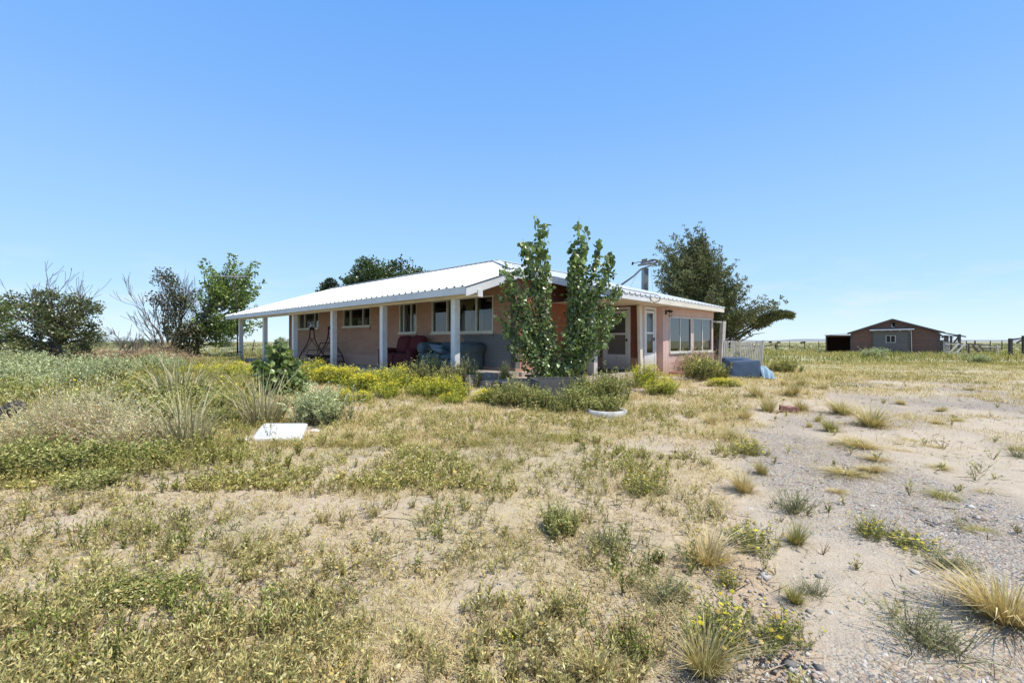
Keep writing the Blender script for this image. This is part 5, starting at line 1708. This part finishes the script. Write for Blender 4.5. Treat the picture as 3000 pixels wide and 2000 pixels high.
for a in ((1222, 1126, 110, 66), (1262, 1130, 80, 80), (1305, 1134, 90, 64), (1182, 1120, 80, 46)):
    shrub('olive', 'grey_green_shrub', *a, 'grey green shrub growing behind the yellow ones at the porch edge', 'shrub', 'grey green shrubs at the porch edge')
shrub('olive', 'grey_green_shrub', 1368, 1134, 86, 74, 'grey green shrub at the foot of the nearest porch post', 'shrub')
shrub('olive', 'grey_green_shrub', 1480, 1128, 34, 60, 'small grey green shrub beside the dark boulder', 'shrub')
for a in ((1468, 1186, 110, 60), (1520, 1186, 120, 82), (1560, 1190, 90, 64), (1592, 1198, 95, 64), (1680, 1202, 110, 78), (1712, 1186, 115, 96), (1760, 1182, 120, 104), (1796, 1172, 90, 70), (1640, 1206, 80, 40), (1748, 1206, 120, 60)):
    shrub('weed', 'leafy_weed', a[0], a[1], a[2], a[3] * .88, 'tall leafy grey green weed crowding around the wooden planter', 'weed', 'leafy weeds around the planter')
shrub('yellow', 'yellow_shrub', 1428, 1178, 80, 40, 'low yellow green shrub left of the leafy weeds by the porch step', 'shrub')
for a, l in (((2070, 1112, 120, 70), 'green shrub under the sunroom windows'), ((2098, 1110, 60, 44), 'green shrub at the foot of the gate post'), ((2300, 1092, 90, 40), 'dark green shrub right of the blue couch')):
    shrub('weed', 'green_shrub', *a, l, 'shrub')
shrub('dead', 'twiggy_shrub', 2048, 1096, 120, 72, 'bare twiggy shrub leaning against the pink sunroom wall', 'shrub', lean=.25)
shrub('iris', 'iris_clump', 1862, 1136, 80, 34, 'clump of strappy iris leaves beside the flat stone', 'plant')
shrub('greyweed', 'dry_weed', 1830, 1140, 70, 46, 'dry straggling weed behind the lichen covered boulder', 'weed')

SG = 'silvery sagebrush in the thicket at the left'
for a in ((20, 1092, 130, 58), (95, 1088, 120, 52), (165, 1120, 130, 72), (215, 1140, 120, 70), (265, 1128, 130, 80), (315, 1120, 120, 74), (60, 1140, 150, 66), (120, 1160, 120, 60), (-60, 1120, 160, 80), (455, 1086, 90, 48), (510, 1090, 70, 40), (372, 1098, 80, 44)):
    shrub('sage', 'sagebrush', *a, SG, 'shrub', 'sagebrush thicket at the left')
for a in ((20, 1180, 170, 90), (330, 1190, 170, 90), (430, 1170, 170, 90), (520, 1190, 150, 90), (600, 1180, 150, 90), (660, 1200, 120, 80), (420, 1230, 160, 90), (500, 1246, 140, 86), (620, 1246, 130, 80), (700, 1200, 110, 70), (60, 1370, 190, 100), (190, 1390, 200, 110), (330, 1370, 190, 90), (430, 1360, 150, 80), (-30, 1400, 200, 120), (270, 1420, 160, 60)):
    shrub('weed', 'green_weed', a[0], a[1], a[2], a[3] * (.72 if a[1] < 1300 else .85), 'tall green weed in the overgrown patch at the left', 'weed', 'green weeds at the left')
shrub('sage', 'sagebrush', 930, 1240, 160, 104, 'fine leaved grey green bush right of the white panel', 'shrub')
shrub('sage', 'sagebrush', 2569, 1048, 62, 28, 'round silvery sagebrush in front of the barn door', 'shrub')
shrub('sage', 'sagebrush', 2872, 1064, 44, 24, 'small silvery sagebrush in the tall grass right of the barn', 'shrub')
shrub('pale', 'dry_bush', 125, 1318, 250, 150, 'sprawling pale green saltbush beside the charred log', 'shrub')
shrub('pale', 'dry_bush', 250, 1306, 250, 190, 'large pale straw coloured saltbush with upright plumes', 'shrub')
shrub('pale', 'dry_bush', 385, 1316, 260, 130, 'low bleached saltbush left of the tall dry grass clump', 'shrub', lean=.2)
for a, l in (((230, 1058, 170, 40), 'reddish dry brush under the left leafy tree'), ((300, 1056, 150, 36), 'dry brush heap among the bare saplings'), ((385, 1060, 170, 36), 'grey dry brush heap left of the half dead tree'),
             ((470, 1052, 120, 44), 'reddish dry brush at the foot of the half dead tree'), ((520, 1066, 110, 34), 'grey dry brush heap right of the half dead tree')):
    shrub('dead', 'brush_heap', *a, l, 'brush heap')
shrub('tall_tuft', 'tall_grass_clump', 548, 1310, 190, 190, 'tall clump of bleached dry grass left of the white panel', 'grass clump')
shrub('tall_tuft', 'tall_grass_clump', 770, 1244, 160, 160, 'tall clump of thin pale grass behind the white panel', 'grass clump')
shrub('tall_tuft', 'tall_grass_clump', 520, 1180, 170, 150, 'clump of arching pale grass stems in the green weeds', 'grass clump')
shrub('greentuft', 'grass_tuft', 1020, 1290, 60, 40, 'small green grass tuft right of the white panel', 'grass tuft')

for a, l, kd in (((2555, 1250, 120, 66), 'largest yellow green bunch grass on the gravel drive', 'tuft'), ((2468, 1212, 105, 46), 'bunch grass just left of and behind the largest one', 'tuft'),
                 ((2436, 1262, 70, 40), 'bunch grass left of the largest one, with weeds at its foot', 'greentuft')):
    shrub(kd, 'bunch_grass', *a, l, 'grass tuft')
for a in ((2372, 1250, 26, 20), (2396, 1234, 30, 26), (2640, 1184, 40, 20), (2756, 1204, 44, 18), (2840, 1142, 40, 10), (2220, 1165, 70, 44), (2318, 1160, 70, 50), (2250, 1205, 70, 50), (2350, 1205, 60, 44),
          (2300, 1128, 44, 22), (2400, 1108, 40, 22), (2425, 1112, 40, 22), (2346, 1128, 40, 26), (2412, 1140, 40, 22), (2232, 1388, 60, 50), (2190, 1330, 70, 36), (2080, 1240, 60, 34), (2180, 1230, 60, 40), (2130, 1285, 60, 34), (2750, 1240, 60, 14), (2800, 1232, 44, 12)):
    shrub(RNG.choice(['tuft', 'tuft', 'strawtuft']), 'bunch_grass', *a, 'small straw coloured bunch grass on the sandy ground at the right', 'grass tuft', 'bunch grass on the sandy ground')
for a in ((2530, 1310, 120, 34), (2500, 1300, 90, 30), (2570, 1345, 80, 24), (2480, 1388, 130, 32), (2550, 1376, 90, 30), (2750, 1372, 60, 18), (2640, 1318, 60, 12), (2770, 1460, 90, 34), (2450, 1440, 60, 26), (2740, 1310, 40, 14), (2660, 1290, 50, 12), (2985, 1320, 60, 26), (2890, 1440, 60, 16), (2880, 1560, 90, 20)):
    shrub(RNG.choice(['greentuft', 'tuft', 'strawtuft']), 'flat_grass', a[0], a[1], a[2] * 1.15, a[3] * .75, 'low flattened grass patch on the gravel drive', 'grass tuft', 'flattened grass on the drive')
for a, l, kd in (((2070, 1648, 190, 96), 'straw coloured grass clump above the lower yellow flowers', 'strawtuft'), ((1745, 1985, 160, 110), 'straw grass clump cut by the bottom edge of the photo', 'strawtuft'),
                 ((2945, 1812, 330, 150), 'large golden grass tussock at the right edge', 'strawtuft'), ((2060, 1965, 220, 150), 'pale green grass clump among the nearest yellow flowers', 'tuft'),
                 ((2330, 1590, 90, 66), 'green grass clump right of the middle yellow flowers', 'greentuft'), ((2180, 1440, 110, 70), 'dry reddish grass clump below the bare patch', 'strawtuft'), ((2330, 1760, 80, 56), 'small bright green grass clump on the bare gravel', 'greentuft')):
    shrub(kd, 'grass_clump', *a, l, 'grass clump')
for a, l in (((2210, 1600, 170, 74), 'yellow flowered weed patch in the middle of the right foreground'), ((2125, 1705, 90, 44), 'yellow flowered weed beside the gravel at lower right'), ((2140, 1900, 280, 140), 'largest yellow flowered weed nearest the camera'),
             ((2290, 1870, 150, 80), 'low green weed with few flowers right of the nearest yellow weed'), ((2560, 1570, 120, 60), 'grey yellow flowered weed on the gravel'), ((2680, 1600, 170, 40), 'low tan flowered weed trailing right across the gravel'),
             ((2190, 1326, 120, 40), 'yellowish low weed at the edge of the gravel'), ((1510, 1880, 120, 50), 'orange and yellow flowered weed in the lower middle'), ((1890, 1450, 110, 60), 'yellow flecked low weed in the middle ground')):
    shrub('yflower', 'flowering_weed', *a, l, 'weed')
for a, l in (((2730, 1890, 260, 120), 'large sprawling grey weed in the lower right'), ((2330, 1500, 130, 80), 'thin grey weed standing on the gravel'), ((2780, 1660, 160, 60), 'flat grey weed at the right on the gravel'),
             ((1790, 1600, 170, 80), 'pale grey twiggy weed in the centre foreground'), ((2985, 1340, 70, 40), 'dark grey weed at the right edge of the drive'), ((1950, 1760, 190, 90), 'reddish brown twiggy weed in the lower right of centre'), ((2380, 1740, 100, 66), 'thin branching weed on the bare gravel')):
    shrub('greyweed', 'grey_weed', *a, l, 'weed')
for a, l in (((330, 1760, 230, 56), 'bright lime green weed spreading at the lower left'), ((470, 1740, 170, 54), 'lime green weed right of its lower left neighbour'), ((1640, 1560, 120, 80), 'dark green upright weed in the centre foreground')):
    shrub('weed', 'green_weed', *a, l, 'weed')

# ================================================================== TREES
def crown(vb, centres, radii, per, kind, size, pal, squash=.8):
    """leaf clumps: leaves fill each clump's volume, thinner towards its edge"""
    ix = np.repeat(np.arange(len(centres)), per); n = len(ix)
    d = nrm(RNG.normal(size=(n, 3))); r = rnd(n) ** .45
    off = d * r[:, None] * np.asarray(radii)[ix][:, None]; off[:, 2] *= squash
    pos = np.asarray(centres)[ix] + off
    cj = (1 + RNG.normal(size=(len(centres), 1)) * .16)[ix]
    col = np.clip(pick(pal, n) * cj * (1 + RNG.normal(size=(n, 1)) * .2), .005, .8)
    if kind == 'broad':
        dd = d * .4 + RNG.normal(size=(n, 3)) * .5 + np.array([0, 0, -.45])
        broadleaves(vb, pos, dd, size * rnd(n, .6, 1.25), col)
    else:
        dd = d * .7 + RNG.normal(size=(n, 3)) * .35 + np.array([.1, 0, .55])
        diamonds(vb, pos, dd, size * rnd(n, .6, 1.3), .38, col)


def profile_points(prof, Y, n, depth_k, rr):
    """clump centres inside a silhouette given as (photo row, left column, right column)"""
    out = []
    pys = [p[0] for p in prof]
    area = np.array([(p[2] - p[1]) for p in prof], float)
    while len(out) < n:
        py = rr.uniform(pys[0], pys[-1])
        a = np.interp(py, pys, [p[1] for p in prof]); b = np.interp(py, pys, [p[2] for p in prof])
        if rr.random() > (b - a) / area.max(): continue
        u = rr.uniform(-1, 1); px = (a + b) / 2 + u * (b - a) / 2
        half = (b - a) / 2 / F * Y
        dy = rr.uniform(-1, 1) * math.sqrt(max(0.02, 1 - u * u)) * half * depth_k
        q = at(px, Y, py=py); k = (Y + dy) / Y
        out.append((q.x * k if False else q.x, Y + dy, q.z))
    return np.array(out)


def tree(name, px, Y, prof, n, per, rad, kind, size, pal, label, cat='tree', mat=None, limb_r=.05, trunk_r=.14, nlimb=30, dk=.8, seed=1, tw=None, group=None, base_px=None, dead=0, dead_len=1.6, squash=.8, fork=.25, limby=False, extra=()):
    rr = random.Random(seed); random.seed(seed)
    b = at(base_px or px, Y)
    t = empty(name, b, 0, label, cat, group)
    P = profile_points(prof, Y, n, dk, rr)
    if extra: P = np.concatenate([P, np.array([tuple(at(ex_[0], Y + rr.uniform(-.5, .5), py=ex_[1])) for ex_ in extra])])
    loc = [Vector(p) - b for p in P]
    if limby:            # clumps strung along limbs, shrinking to ragged tips
        topz = max(q.z for q in loc); cx = sum(q.x for q in loc) / len(loc); cy = sum(q.y for q in loc) / len(loc)
        cs = []; rs = []
        for q in loc:
            s0 = Vector((cx * min(1, .3 + q.z / topz), cy * .5, q.z * (.55 if q.z < topz * .6 else .68)))
            for v, k in ((.45, .95), (.65, .88), (.82, .64), (.95, .45), (1.06, .30), (1.15, .18)):
                p_ = s0.lerp(q, v) + Vector((rr.gauss(0, .06), rr.gauss(0, .06), .12 * v * v + rr.gauss(0, .05)))
                cs.append(tuple(p_)); rs.append(rad * k * rr.uniform(.8, 1.2))
        rs = np.array(rs); vb = VB(); crown(vb, np.array(cs), rs, np.maximum(12, (per * (rs / rad) ** 1.8)).astype(int), kind, size, pal, squash)
    else:
        vb = VB(); crown(vb, P - np.array(b), np.array([rad * rr.uniform(.55, 1.3) for _ in range(n)]), per, kind, size, pal, squash)
    vb.build('crown', mat or lm, t)
    mb = MB()
    top = max(loc, key=lambda q: q.z); mid = sum(loc, Vector()) / len(loc)
    spine = [Vector((0, 0, -.2)), Vector((mid.x * .15, mid.y * .1, top.z * fork)), Vector((mid.x * .5, mid.y * .4, mid.z)), top * .95]
    mb.tube(spine, [trunk_r * 1.2, trunk_r, trunk_r * .6, .02], 8)
    for q in rr.sample(loc, min(nlimb, n)):
        u = max(.12, min(.9, (q.z / max(top.z, .1)) * .7))
        s = spine[0].lerp(spine[1], min(1, u / max(fork, .05))) if u < fork else spine[1].lerp(spine[3], (u - fork) / (1 - fork))
        if q.z < s.z * .6: s = spine[0].lerp(spine[1], .5)
        mb.tube(curve_pts(s, q, 4, .06, .05), [limb_r * (1 - .2 * i) + .006 for i in range(5)], 5, cap=False)
    mb.build('trunk', bark, t, smooth=True)
    if dead:
        mb = MB(); tips = []
        for _ in range(dead):
            q = rr.choice([c for c in loc if c.z > top.z * .72])
            s_ = Vector((mid.x * .4 + q.x * .6, q.y * .6, q.z * .72))
            mb.tube(curve_pts((mid.x * .3, mid.y * .3, mid.z * .6), s_, 3, 0, .04), [.05, .045, .04, .036], 5, cap=False)
            grow(mb, s_, Vector(((q.x - mid.x) * .22 + rr.gauss(0, .12), rr.gauss(0, .15), 1)).normalized(), dead_len * rr.uniform(.8, 1.5), .034, 2, tips, .34, .2, (1, 3), minr=.009)
        mb.build('dead_branches', bark_dead, t)
    return t


ELM = [(0.186, 0.261, 0.059), (0.235, 0.328, 0.074), (0.137, 0.192, 0.046), (0.296, 0.374, 0.092)]
tree('leafy_tree', 175, 24, [(864, 70, 240), (885, 50, 272), (910, 35, 280), (940, 15, 275), (975, -10, 262), (1005, -20, 240), (1032, 0, 220)], 120, 105, .46, 'broad', .10, [(.14, .165, .065), (.18, .20, .08), (.10, .12, .045), (.21, .22, .10)],
     'wide leafy tree with dead twigs poking out of its top at far left', seed=3, dead=16, dead_len=1.0, nlimb=60)
tree('leafy_tree', -40, 27, [(890, -100, 15), (930, -120, 20), (1000, -120, 15)], 34, 110, .5, 'broad', .12, ELM, 'leafy tree cut off by the left edge of the photo', seed=4)
tree('leafy_tree', 660, 30, [(762, 660, 735), (790, 600, 755), (830, 570, 762), (880, 560, 752), (920, 562, 750), (955, 570, 760), (985, 600, 720)], 64, 60, .52, 'broad', .125, ELM,
     'bright green leafy tree behind the television antenna', seed=8, base_px=570, nlimb=50, limby=True)
# half dead tree
t = empty('half_dead_tree', at(500, 29), 0, 'half dead tree with many bare grey branches beside the green tree', 'tree')
random.seed(21); mb = MB(); tips = []
for dx, dy, ln, r in ((-.55, .1, 2.2, .10), (-.25, -.2, 2.6, .12), (.05, .1, 2.6, .12), (.28, -.1, 2.5, .11), (.5, .2, 2.3, .09), (-.8, 0, 2.0, .08), (.15, .3, 2.6, .09), (.75, .1, 2.1, .08), (-.4, .3, 2.4, .09)):
    grow(mb, Vector((dx * .5, dy, -.1)), Vector((dx * .42, dy, 1)), ln * .98, r, 3, tips, .36, .22, (2, 4), minr=.010)
mb.build('trunk', bark_dead, t, smooth=False)
vb = VB(); P = profile_points([(795, 455, 500), (840, 440, 510), (900, 470, 560), (950, 500, 600), (1000, 490, 590), (1035, 485, 560)], 29, 46, .7, random.Random(5)) - np.array(t.location)
P = np.concatenate([P, profile_points([(960, 500, 600), (1035, 490, 570)], 29, 30, .7, random.Random(6)) - np.array(t.location)])
crown(vb, P, np.full(len(P), .55), 75, 'broad', .11, [(.09, .11, .045), (.11, .12, .055), (.13, .095, .06), (.06, .08, .035)])
vb.build('crown', lm, t)
# bare saplings between
for k, (px, Y, hh, lean, lab) in enumerate(((392, 26, 1.9, -.1, 'tallest bare sapling in the gap between the left trees'), (330, 24, 1.2, .45, 'bare sapling bending right, nearest the left leafy tree'), (352, 25, 1.2, .6, 'bare sapling leaning right in the middle of the gap'), (410, 25, 1.6, .15, 'forked bare sapling right of the tallest'), (440, 27, 1.5, -.5, 'bare sapling leaning left beside the half dead tree'))):
    t = empty('bare_sapling', at(px, Y), 0, lab, 'tree'); random.seed(50 + k); mb = MB(); tips = []
    for s in range(2): grow(mb, Vector((0, 0, -.1)), Vector((lean + random.gauss(0, .2), random.gauss(0, .2), .9)), hh * .62, .05, 2, tips, .4, .12, (2, 3), minr=.011)
    mb.build('trunk', bark_dead, t)
# trees behind the roof
tree('round_tree', 1080, 46, [(772, 1055, 1090), (790, 1036, 1118), (812, 1015, 1132), (835, 1005, 1140), (870, 1005, 1150), (940, 1010, 1150)], 70, 170, .95, 'broad', .2, [(.10, .15, .05), (.13, .185, .06), (.075, .115, .04)],
     'left of the two green trees rising behind the white roof', seed=11)
tree('round_tree', 1190, 48, [(772, 1150, 1190), (785, 1130, 1222), (798, 1122, 1248), (812, 1120, 1256), (840, 1120, 1262), (940, 1120, 1240)], 76, 170, .95, 'broad', .2, [(.09, .135, .05), (.12, .17, .06), (.07, .105, .04)],
     'right of the two green trees rising behind the white roof', seed=12)
tree('conifer_tree', 966, 44, [(822, 963, 969), (840, 952, 980), (858, 945, 1000), (900, 935, 1010), (980, 930, 1010)], 46, 190, .6, 'scale', .26, [(.05, .075, .04), (.065, .09, .048), (.04, .055, .03)],
     'small pointed conifer top showing above the white roof', mat=nm, seed=13)
# juniper beyond the sunroom
JUN = [(0.143, 0.169, 0.062), (0.191, 0.213, 0.073), (0.105, 0.129, 0.049), (0.23, 0.239, 0.09), (0.163, 0.143, 0.066)]
tree('juniper_tree', 2100, 22.0, [(688, 2042, 2062), (705, 1985, 2062), (730, 1945, 2085), (765, 1938, 2108), (800, 1932, 2135), (830, 1936, 2155), (860, 1945, 2180), (888, 1970, 2215), (910, 2000, 2262), (930, 2030, 2255), (950, 2050, 2225), (975, 2085, 2205)],
     125, 215, .33, 'scale', .115, JUN, 'large dark juniper tree leaning out behind the pink sunroom', mat=nm, seed=17, trunk_r=.2, nlimb=70, limb_r=.05, dk=1.05, fork=.2, squash=.8, limby=True, extra=((2052, 684), (2040, 700), (2061, 704), (2020, 706), (1990, 716), (1950, 738), (1936, 772), (2086, 738), (2108, 770), (2134, 800), (2154, 832), (2182, 862), (2216, 890), (1930, 806), (1938, 840)))
jt = [o for o in COL.objects if o.name.startswith('juniper_tree')][0]
b = jt.location; vb = VB(); P = []
for u in np.linspace(0, 1, 11): q = at(2205 + 108 * u, 21.6, py=945 - 24 * u + 6 * math.sin(u * 7)); P.append((q.x - b.x, q.y - b.y, q.z - b.z))
crown(vb, np.array(P), np.linspace(.42, .2, 11), 380, 'scale', .14, JUN, .7); vb.build('crown', nm, jt)
mb = MB(); mb.tube(curve_pts((0, 0, .9), P[-1], 6, -.05, .02), [.09, .08, .065, .05, .035, .025, .012], 6)
random.seed(77)
for _ in range(12):
    mb.tube(curve_pts((random.uniform(-.1, .1), 0, random.uniform(.4, 1.6)), (random.uniform(-.8, 2.3), random.uniform(-1.6, -.3), random.uniform(.7, 1.9)), 4, .05, .06), [.05, .04, .03, .02, .008], 5)
mb.build('limbs', bark, jt)

# young cottonwood: many shoots from one stool, in two leaders
def cottonwood(px, py, profs, label):
    b = onground(px, py); b.z += .25
    t = empty('cottonwood_tree', b, 0, label, 'tree')
    rr = random.Random(31); random.seed(31)
    mb = MB()
    for prof, nsh, lean in profs:
        vb = VB(); pos = []; col = []; dirs = []; siz = []
        pys = [p[0] for p in prof]
        for s in range(nsh):
            py = pys[0] + (pys[-1] - pys[0]) * (.12 + .88 * rr.random() ** .75) if s > 4 else pys[0] + 22 * s
            a = np.interp(py, pys, [p[1] for p in prof]); c = np.interp(py, pys, [p[2] for p in prof])
            u = rr.uniform(-1, 1); hx = (a + c) / 2 + u * (c - a) / 2
            dy = rr.uniform(-1, 1) * math.sqrt(max(.05, 1 - u * u)) * (c - a) / 2 / F * b.y * .85
            q = at(hx, b.y, py=py) + Vector((0, dy, 0)) - b
            ctrl = Vector((lean * .5 + q.x * .25, q.y * .3, q.z * .45))
            root_ = Vector((rr.uniform(-.12, .12) + lean * .06, rr.uniform(-.1, .1), -.1))
            pts = []
            for i in range(9):
                v = i / 8
                pts.append(root_ * (1 - v) ** 2 + ctrl * 2 * v * (1 - v) + q * v * v)
            L_ = sum((pts[i + 1] - pts[i]).length for i in range(8))
            mb.tube(pts, [max(.0035, .017 * (1 - .85 * i / 8)) for i in range(9)], 4, cap=False)
            nl = int(L_ * rr.uniform(30, 48) * (.62 if py < pys[0] + 120 else 1))
            for k in range(nl):
                v = .22 + .78 * rr.random() ** .85
                i = min(7, int(v * 8)); f = v * 8 - i
                p = pts[i].lerp(pts[i + 1], f)
                tz = (1 - v)
                off = Vector((rr.gauss(0, 1), rr.gauss(0, 1), rr.gauss(0, .6))) * (.03 + .10 * tz)
                pos.append(p + off); dirs.append((off.x * 5 + rr.gauss(0, .4), off.y * 5 + rr.gauss(0, .4), rr.gauss(-.55, .4)))
                siz.append(rr.uniform(.045, .095) * (1.25 if v > .9 else .9) * (1.6 if py < pys[0] + 130 and v > .6 else 1))
        n_ = len(pos); col = np.clip(pick(POP, n_) * (1 + RNG.normal(size=(n_, 1)) * .22), .006, .6)
        dirs = np.array(dirs); dirs[:, 2] -= .15
        broadleaves(vb, np.array([tuple(p) for p in pos]), dirs, np.array(siz), col)
        vb.build('crown', lm, t)
    mb.build('trunk', bark_pale, t, smooth=True)
    return t


cottonwood(1640, 1140, [([(632, 1572, 1592), (680, 1562, 1604), (725, 1476, 1606), (780, 1452, 1604), (840, 1462, 1604), (900, 1446, 1600), (960, 1452, 1632), (1020, 1472, 1661), (1075, 1506, 1686), (1115, 1546, 1686)], 105, -.62),
                        ([(636, 1696, 1744), (690, 1686, 1748), (735, 1660, 1798), (800, 1670, 1820), (850, 1664, 1830), (910, 1666, 1828), (960, 1646, 1824), (1010, 1626, 1791), (1065, 1606, 1731), (1105, 1596, 1696)], 105, .55)],
           'young cottonwood with two leafy leaders forming a V before the house corner')
# small cottonwood sucker in the porch bed
def sucker(px, py, prof, n, label):
    b = onground(px, py); t = empty('cottonwood_sapling', b, 0, label, 'sapling')
    rr = random.Random(9); mb = MB(); vb = VB(); pos = []; dirs = []; siz = []
    pys = [p[0] for p in prof]
    for s in range(n):
        y = pys[0] + (pys[-1] - pys[0]) * rr.random() ** .8 if s > 2 else pys[0] + 8 * s
        a = np.interp(y, pys, [p[1] for p in prof]); c = np.interp(y, pys, [p[2] for p in prof])
        u = rr.uniform(-1, 1)
        q = at((a + c) / 2 + u * (c - a) / 2, b.y, py=y) + Vector((0, rr.uniform(-.5, .5) * (1 - u * u) ** .5, 0)) - b
        pts = curve_pts((rr.uniform(-.1, .1), rr.uniform(-.1, .1), -.1), q, 5, -.08, .03)
        mb.tube(pts, [.012, .01, .008, .006, .005, .003], 4, cap=False)
        for k in range(36):
            v = .25 + .75 * rr.random(); i = min(4, int(v * 5)); p = pts[i].lerp(pts[i + 1], v * 5 - i)
            off = Vector((rr.gauss(0, .08), rr.gauss(0, .08), rr.gauss(0, .05))) * (1.3 - v)
            pos.append(tuple(p + off)); dirs.append((off.x * 5 + rr.gauss(0, .5), off.y * 5 + rr.gauss(0, .5), rr.gauss(-.3, .5))); siz.append(rr.uniform(.08, .15))
    broadleaves(vb, np.array(pos), np.array(dirs), np.array(siz), np.clip(pick(POP + [(.28, .33, .09), (.33, .38, .12), (.25, .32, .08)], len(pos)) * (1 + RNG.normal(size=(len(pos), 1)) * .2), .006, .6))
    vb.build('crown', lm, t); mb.build('trunk', bark_pale, t)


sucker(812, 1158, [(988, 812, 828), (1015, 795, 845), (1035, 772, 858), (1060, 748, 872), (1090, 742, 898), (1120, 745, 905), (1150, 755, 890)], 78, 'dark green broad leaved sapling in the bed by the far porch posts')

# scattered dark shrubs on the open range
FS = [(0.126, 0.154, 0.079), (0.162, 0.18, 0.097), (0.1, 0.118, 0.062)]
for k, (px, Y, w, h, lab) in enumerate(((668, 88, 42, 24, 'round shrub on the plain left of the antenna mast'), (652, 84, 14, 12, 'tiny shrub on the plain just left of the round one'), (832, 92, 46, 26, 'shrub on the plain seen between the far porch posts'),
                                        (360, 72, 62, 32, 'large dark shrub on the plain behind the bare saplings'), (412, 80, 40, 26, 'dark shrub on the plain left of the half dead tree'), (290, 74, 70, 36, 'wide dark shrub on the plain right of the left leafy tree'), (250, 80, 50, 30, 'dark shrub on the plain half behind the left leafy tree'), (455, 78, 40, 26, 'dark shrub on the plain behind the half dead tree'),
                                        (2352, 260, 13, 8, 'lone far shrub on the plain left of the barn'), (2257, 320, 9, 5, 'tiny far shrub on the plain right of the juniper'), (2281, 360, 8, 4, 'smallest far shrub on the plain, between juniper and barn'), (620, 130, 16, 8, 'small far shrub on the plain left of the green tree'))):
    b = at(px, Y); t = empty('range_shrub', b, 0, lab, 'shrub'); rr = random.Random(200 + k)
    wm = w / F * Y / 2; hm = h / F * Y
    n = 26 if Y < 150 else 10
    P = np.array([(rr.uniform(-1, 1) * wm * .8, rr.uniform(-1, 1) * wm * .6, hm * (.15 + .75 * rr.random())) for _ in range(n)])
    P[:, 2] *= np.sqrt(np.clip(1.05 - (P[:, 0] / wm) ** 2, .1, 1))
    vb = VB(); crown(vb, P, np.full(n, min(wm, hm) * .36), 110 if Y < 150 else 50, 'scale', max(.14, Y * .0016), FS); vb.build('crown', nm, t)
    mb = MB()
    for p in P[::4]: mb.tube([(0, 0, -.1), tuple(p)], [.05, .015], 5)
    mb.build('trunk', bark, t)
# ================================================================== LIGHT, SKY, CAMERA
EL = math.radians(62)
sh = Vector((.883, -.468, 0)).normalized()
sdir = Vector((sh.x * math.cos(EL), sh.y * math.cos(EL), math.sin(EL)))
sun = bpy.data.lights.new('sun', 'SUN'); sun.energy = 5.0; sun.angle = math.radians(.53); sun.color = (1.0, .94, .82)
so_ = bpy.data.objects.new('sun', sun); COL.objects.link(so_)
so_.rotation_euler = sdir.to_track_quat('Z', 'Y').to_euler(); so_.location = (20, -10, 40)
w = bpy.data.worlds.new('World'); scene.world = w; w.use_nodes = True
nt = w.node_tree
for n_ in list(nt.nodes): nt.nodes.remove(n_)
out = nt.nodes.new('ShaderNodeOutputWorld'); bg = nt.nodes.new('ShaderNodeBackground')
sky = nt.nodes.new('ShaderNodeTexSky'); sky.sky_type = 'NISHITA'; sky.sun_disc = False
sky.sun_elevation = EL; sky.sun_rotation = math.atan2(sdir.x, sdir.y)
sky.altitude = 1900; sky.air_density = 1.0; sky.dust_density = .6; sky.ozone_density = 1.6
tc = nt.nodes.new('ShaderNodeTexCoord'); sp_ = nt.nodes.new('ShaderNodeSeparateXYZ')
L(nt, tc.outputs['Generated'], sp_.inputs[0])
# faint low clouds just above the horizon
mp = nt.nodes.new('ShaderNodeMapping'); mp.inputs['Scale'].default_value = (5, 5, 22); L(nt, tc.outputs['Generated'], mp.inputs['Vector'])
cn = noise(nt, mp.outputs[0], 1.6, 6, .55)
band = math_(nt, 'MULTIPLY', ramp(nt, sp_.outputs[2], .17, .05), ramp(nt, sp_.outputs[2], .0, .03))
cl = math_(nt, 'MULTIPLY', ramp(nt, cn, .50, .68), math_(nt, 'MULTIPLY', band, .35))
# clear dry high-plains air: the model sky graded from deep blue overhead to pale blue at the skyline
cr = nt.nodes.new('ShaderNodeValToRGB'); els = cr.color_ramp.elements
stops = [(0.0, (.66, .82, .96)), (.03, (.60, .80, .98)), (.10, (.445, .70, .98)), (.20, (.355, .62, .965)), (.29, (.295, .55, .94)), (.42, (.215, .465, .925)), (.60, (.145, .385, .90)), (.78, (.075, .235, .66)), (1.0, (.03, .11, .36))]
els[0].position, els[0].color = stops[0][0], rgb(stops[0][1]); els[1].position, els[1].color = stops[-1][0], rgb(stops[-1][1])
for p_, c_ in stops[1:-1]:
    e_ = els.new(p_); e_.color = rgb(c_)
L(nt, sp_.outputs[2], cr.inputs[0])
grad = mixc(nt, 1.0, cr.outputs[0], (8.5, 8.5, 8.5), 'MULTIPLY')
col = mixc(nt, .85, sky.outputs[0], grad)
col = mixc(nt, cl, col, (6.6, 6.7, 6.9))
L(nt, col, bg.inputs['Color']); bg.inputs['Strength'].default_value = .14
L(nt, bg.outputs[0], out.inputs[0])
cam = bpy.data.cameras.new('camera'); cam.lens = 16.0; cam.sensor_width = 36; cam.clip_end = 20000; cam.clip_start = .05
co = bpy.data.objects.new('camera', cam); COL.objects.link(co)
co.location = (0, 0, EYE); co.rotation_euler = (math.radians(90), 0, 0)
scene.camera = co
scene.view_settings.view_transform = 'Standard'; scene.view_settings.look = 'None'; scene.view_settings.exposure = 0
scene.render.engine = 'CYCLES'
scene.cycles.max_bounces = 6; scene.cycles.transparent_max_bounces = 8
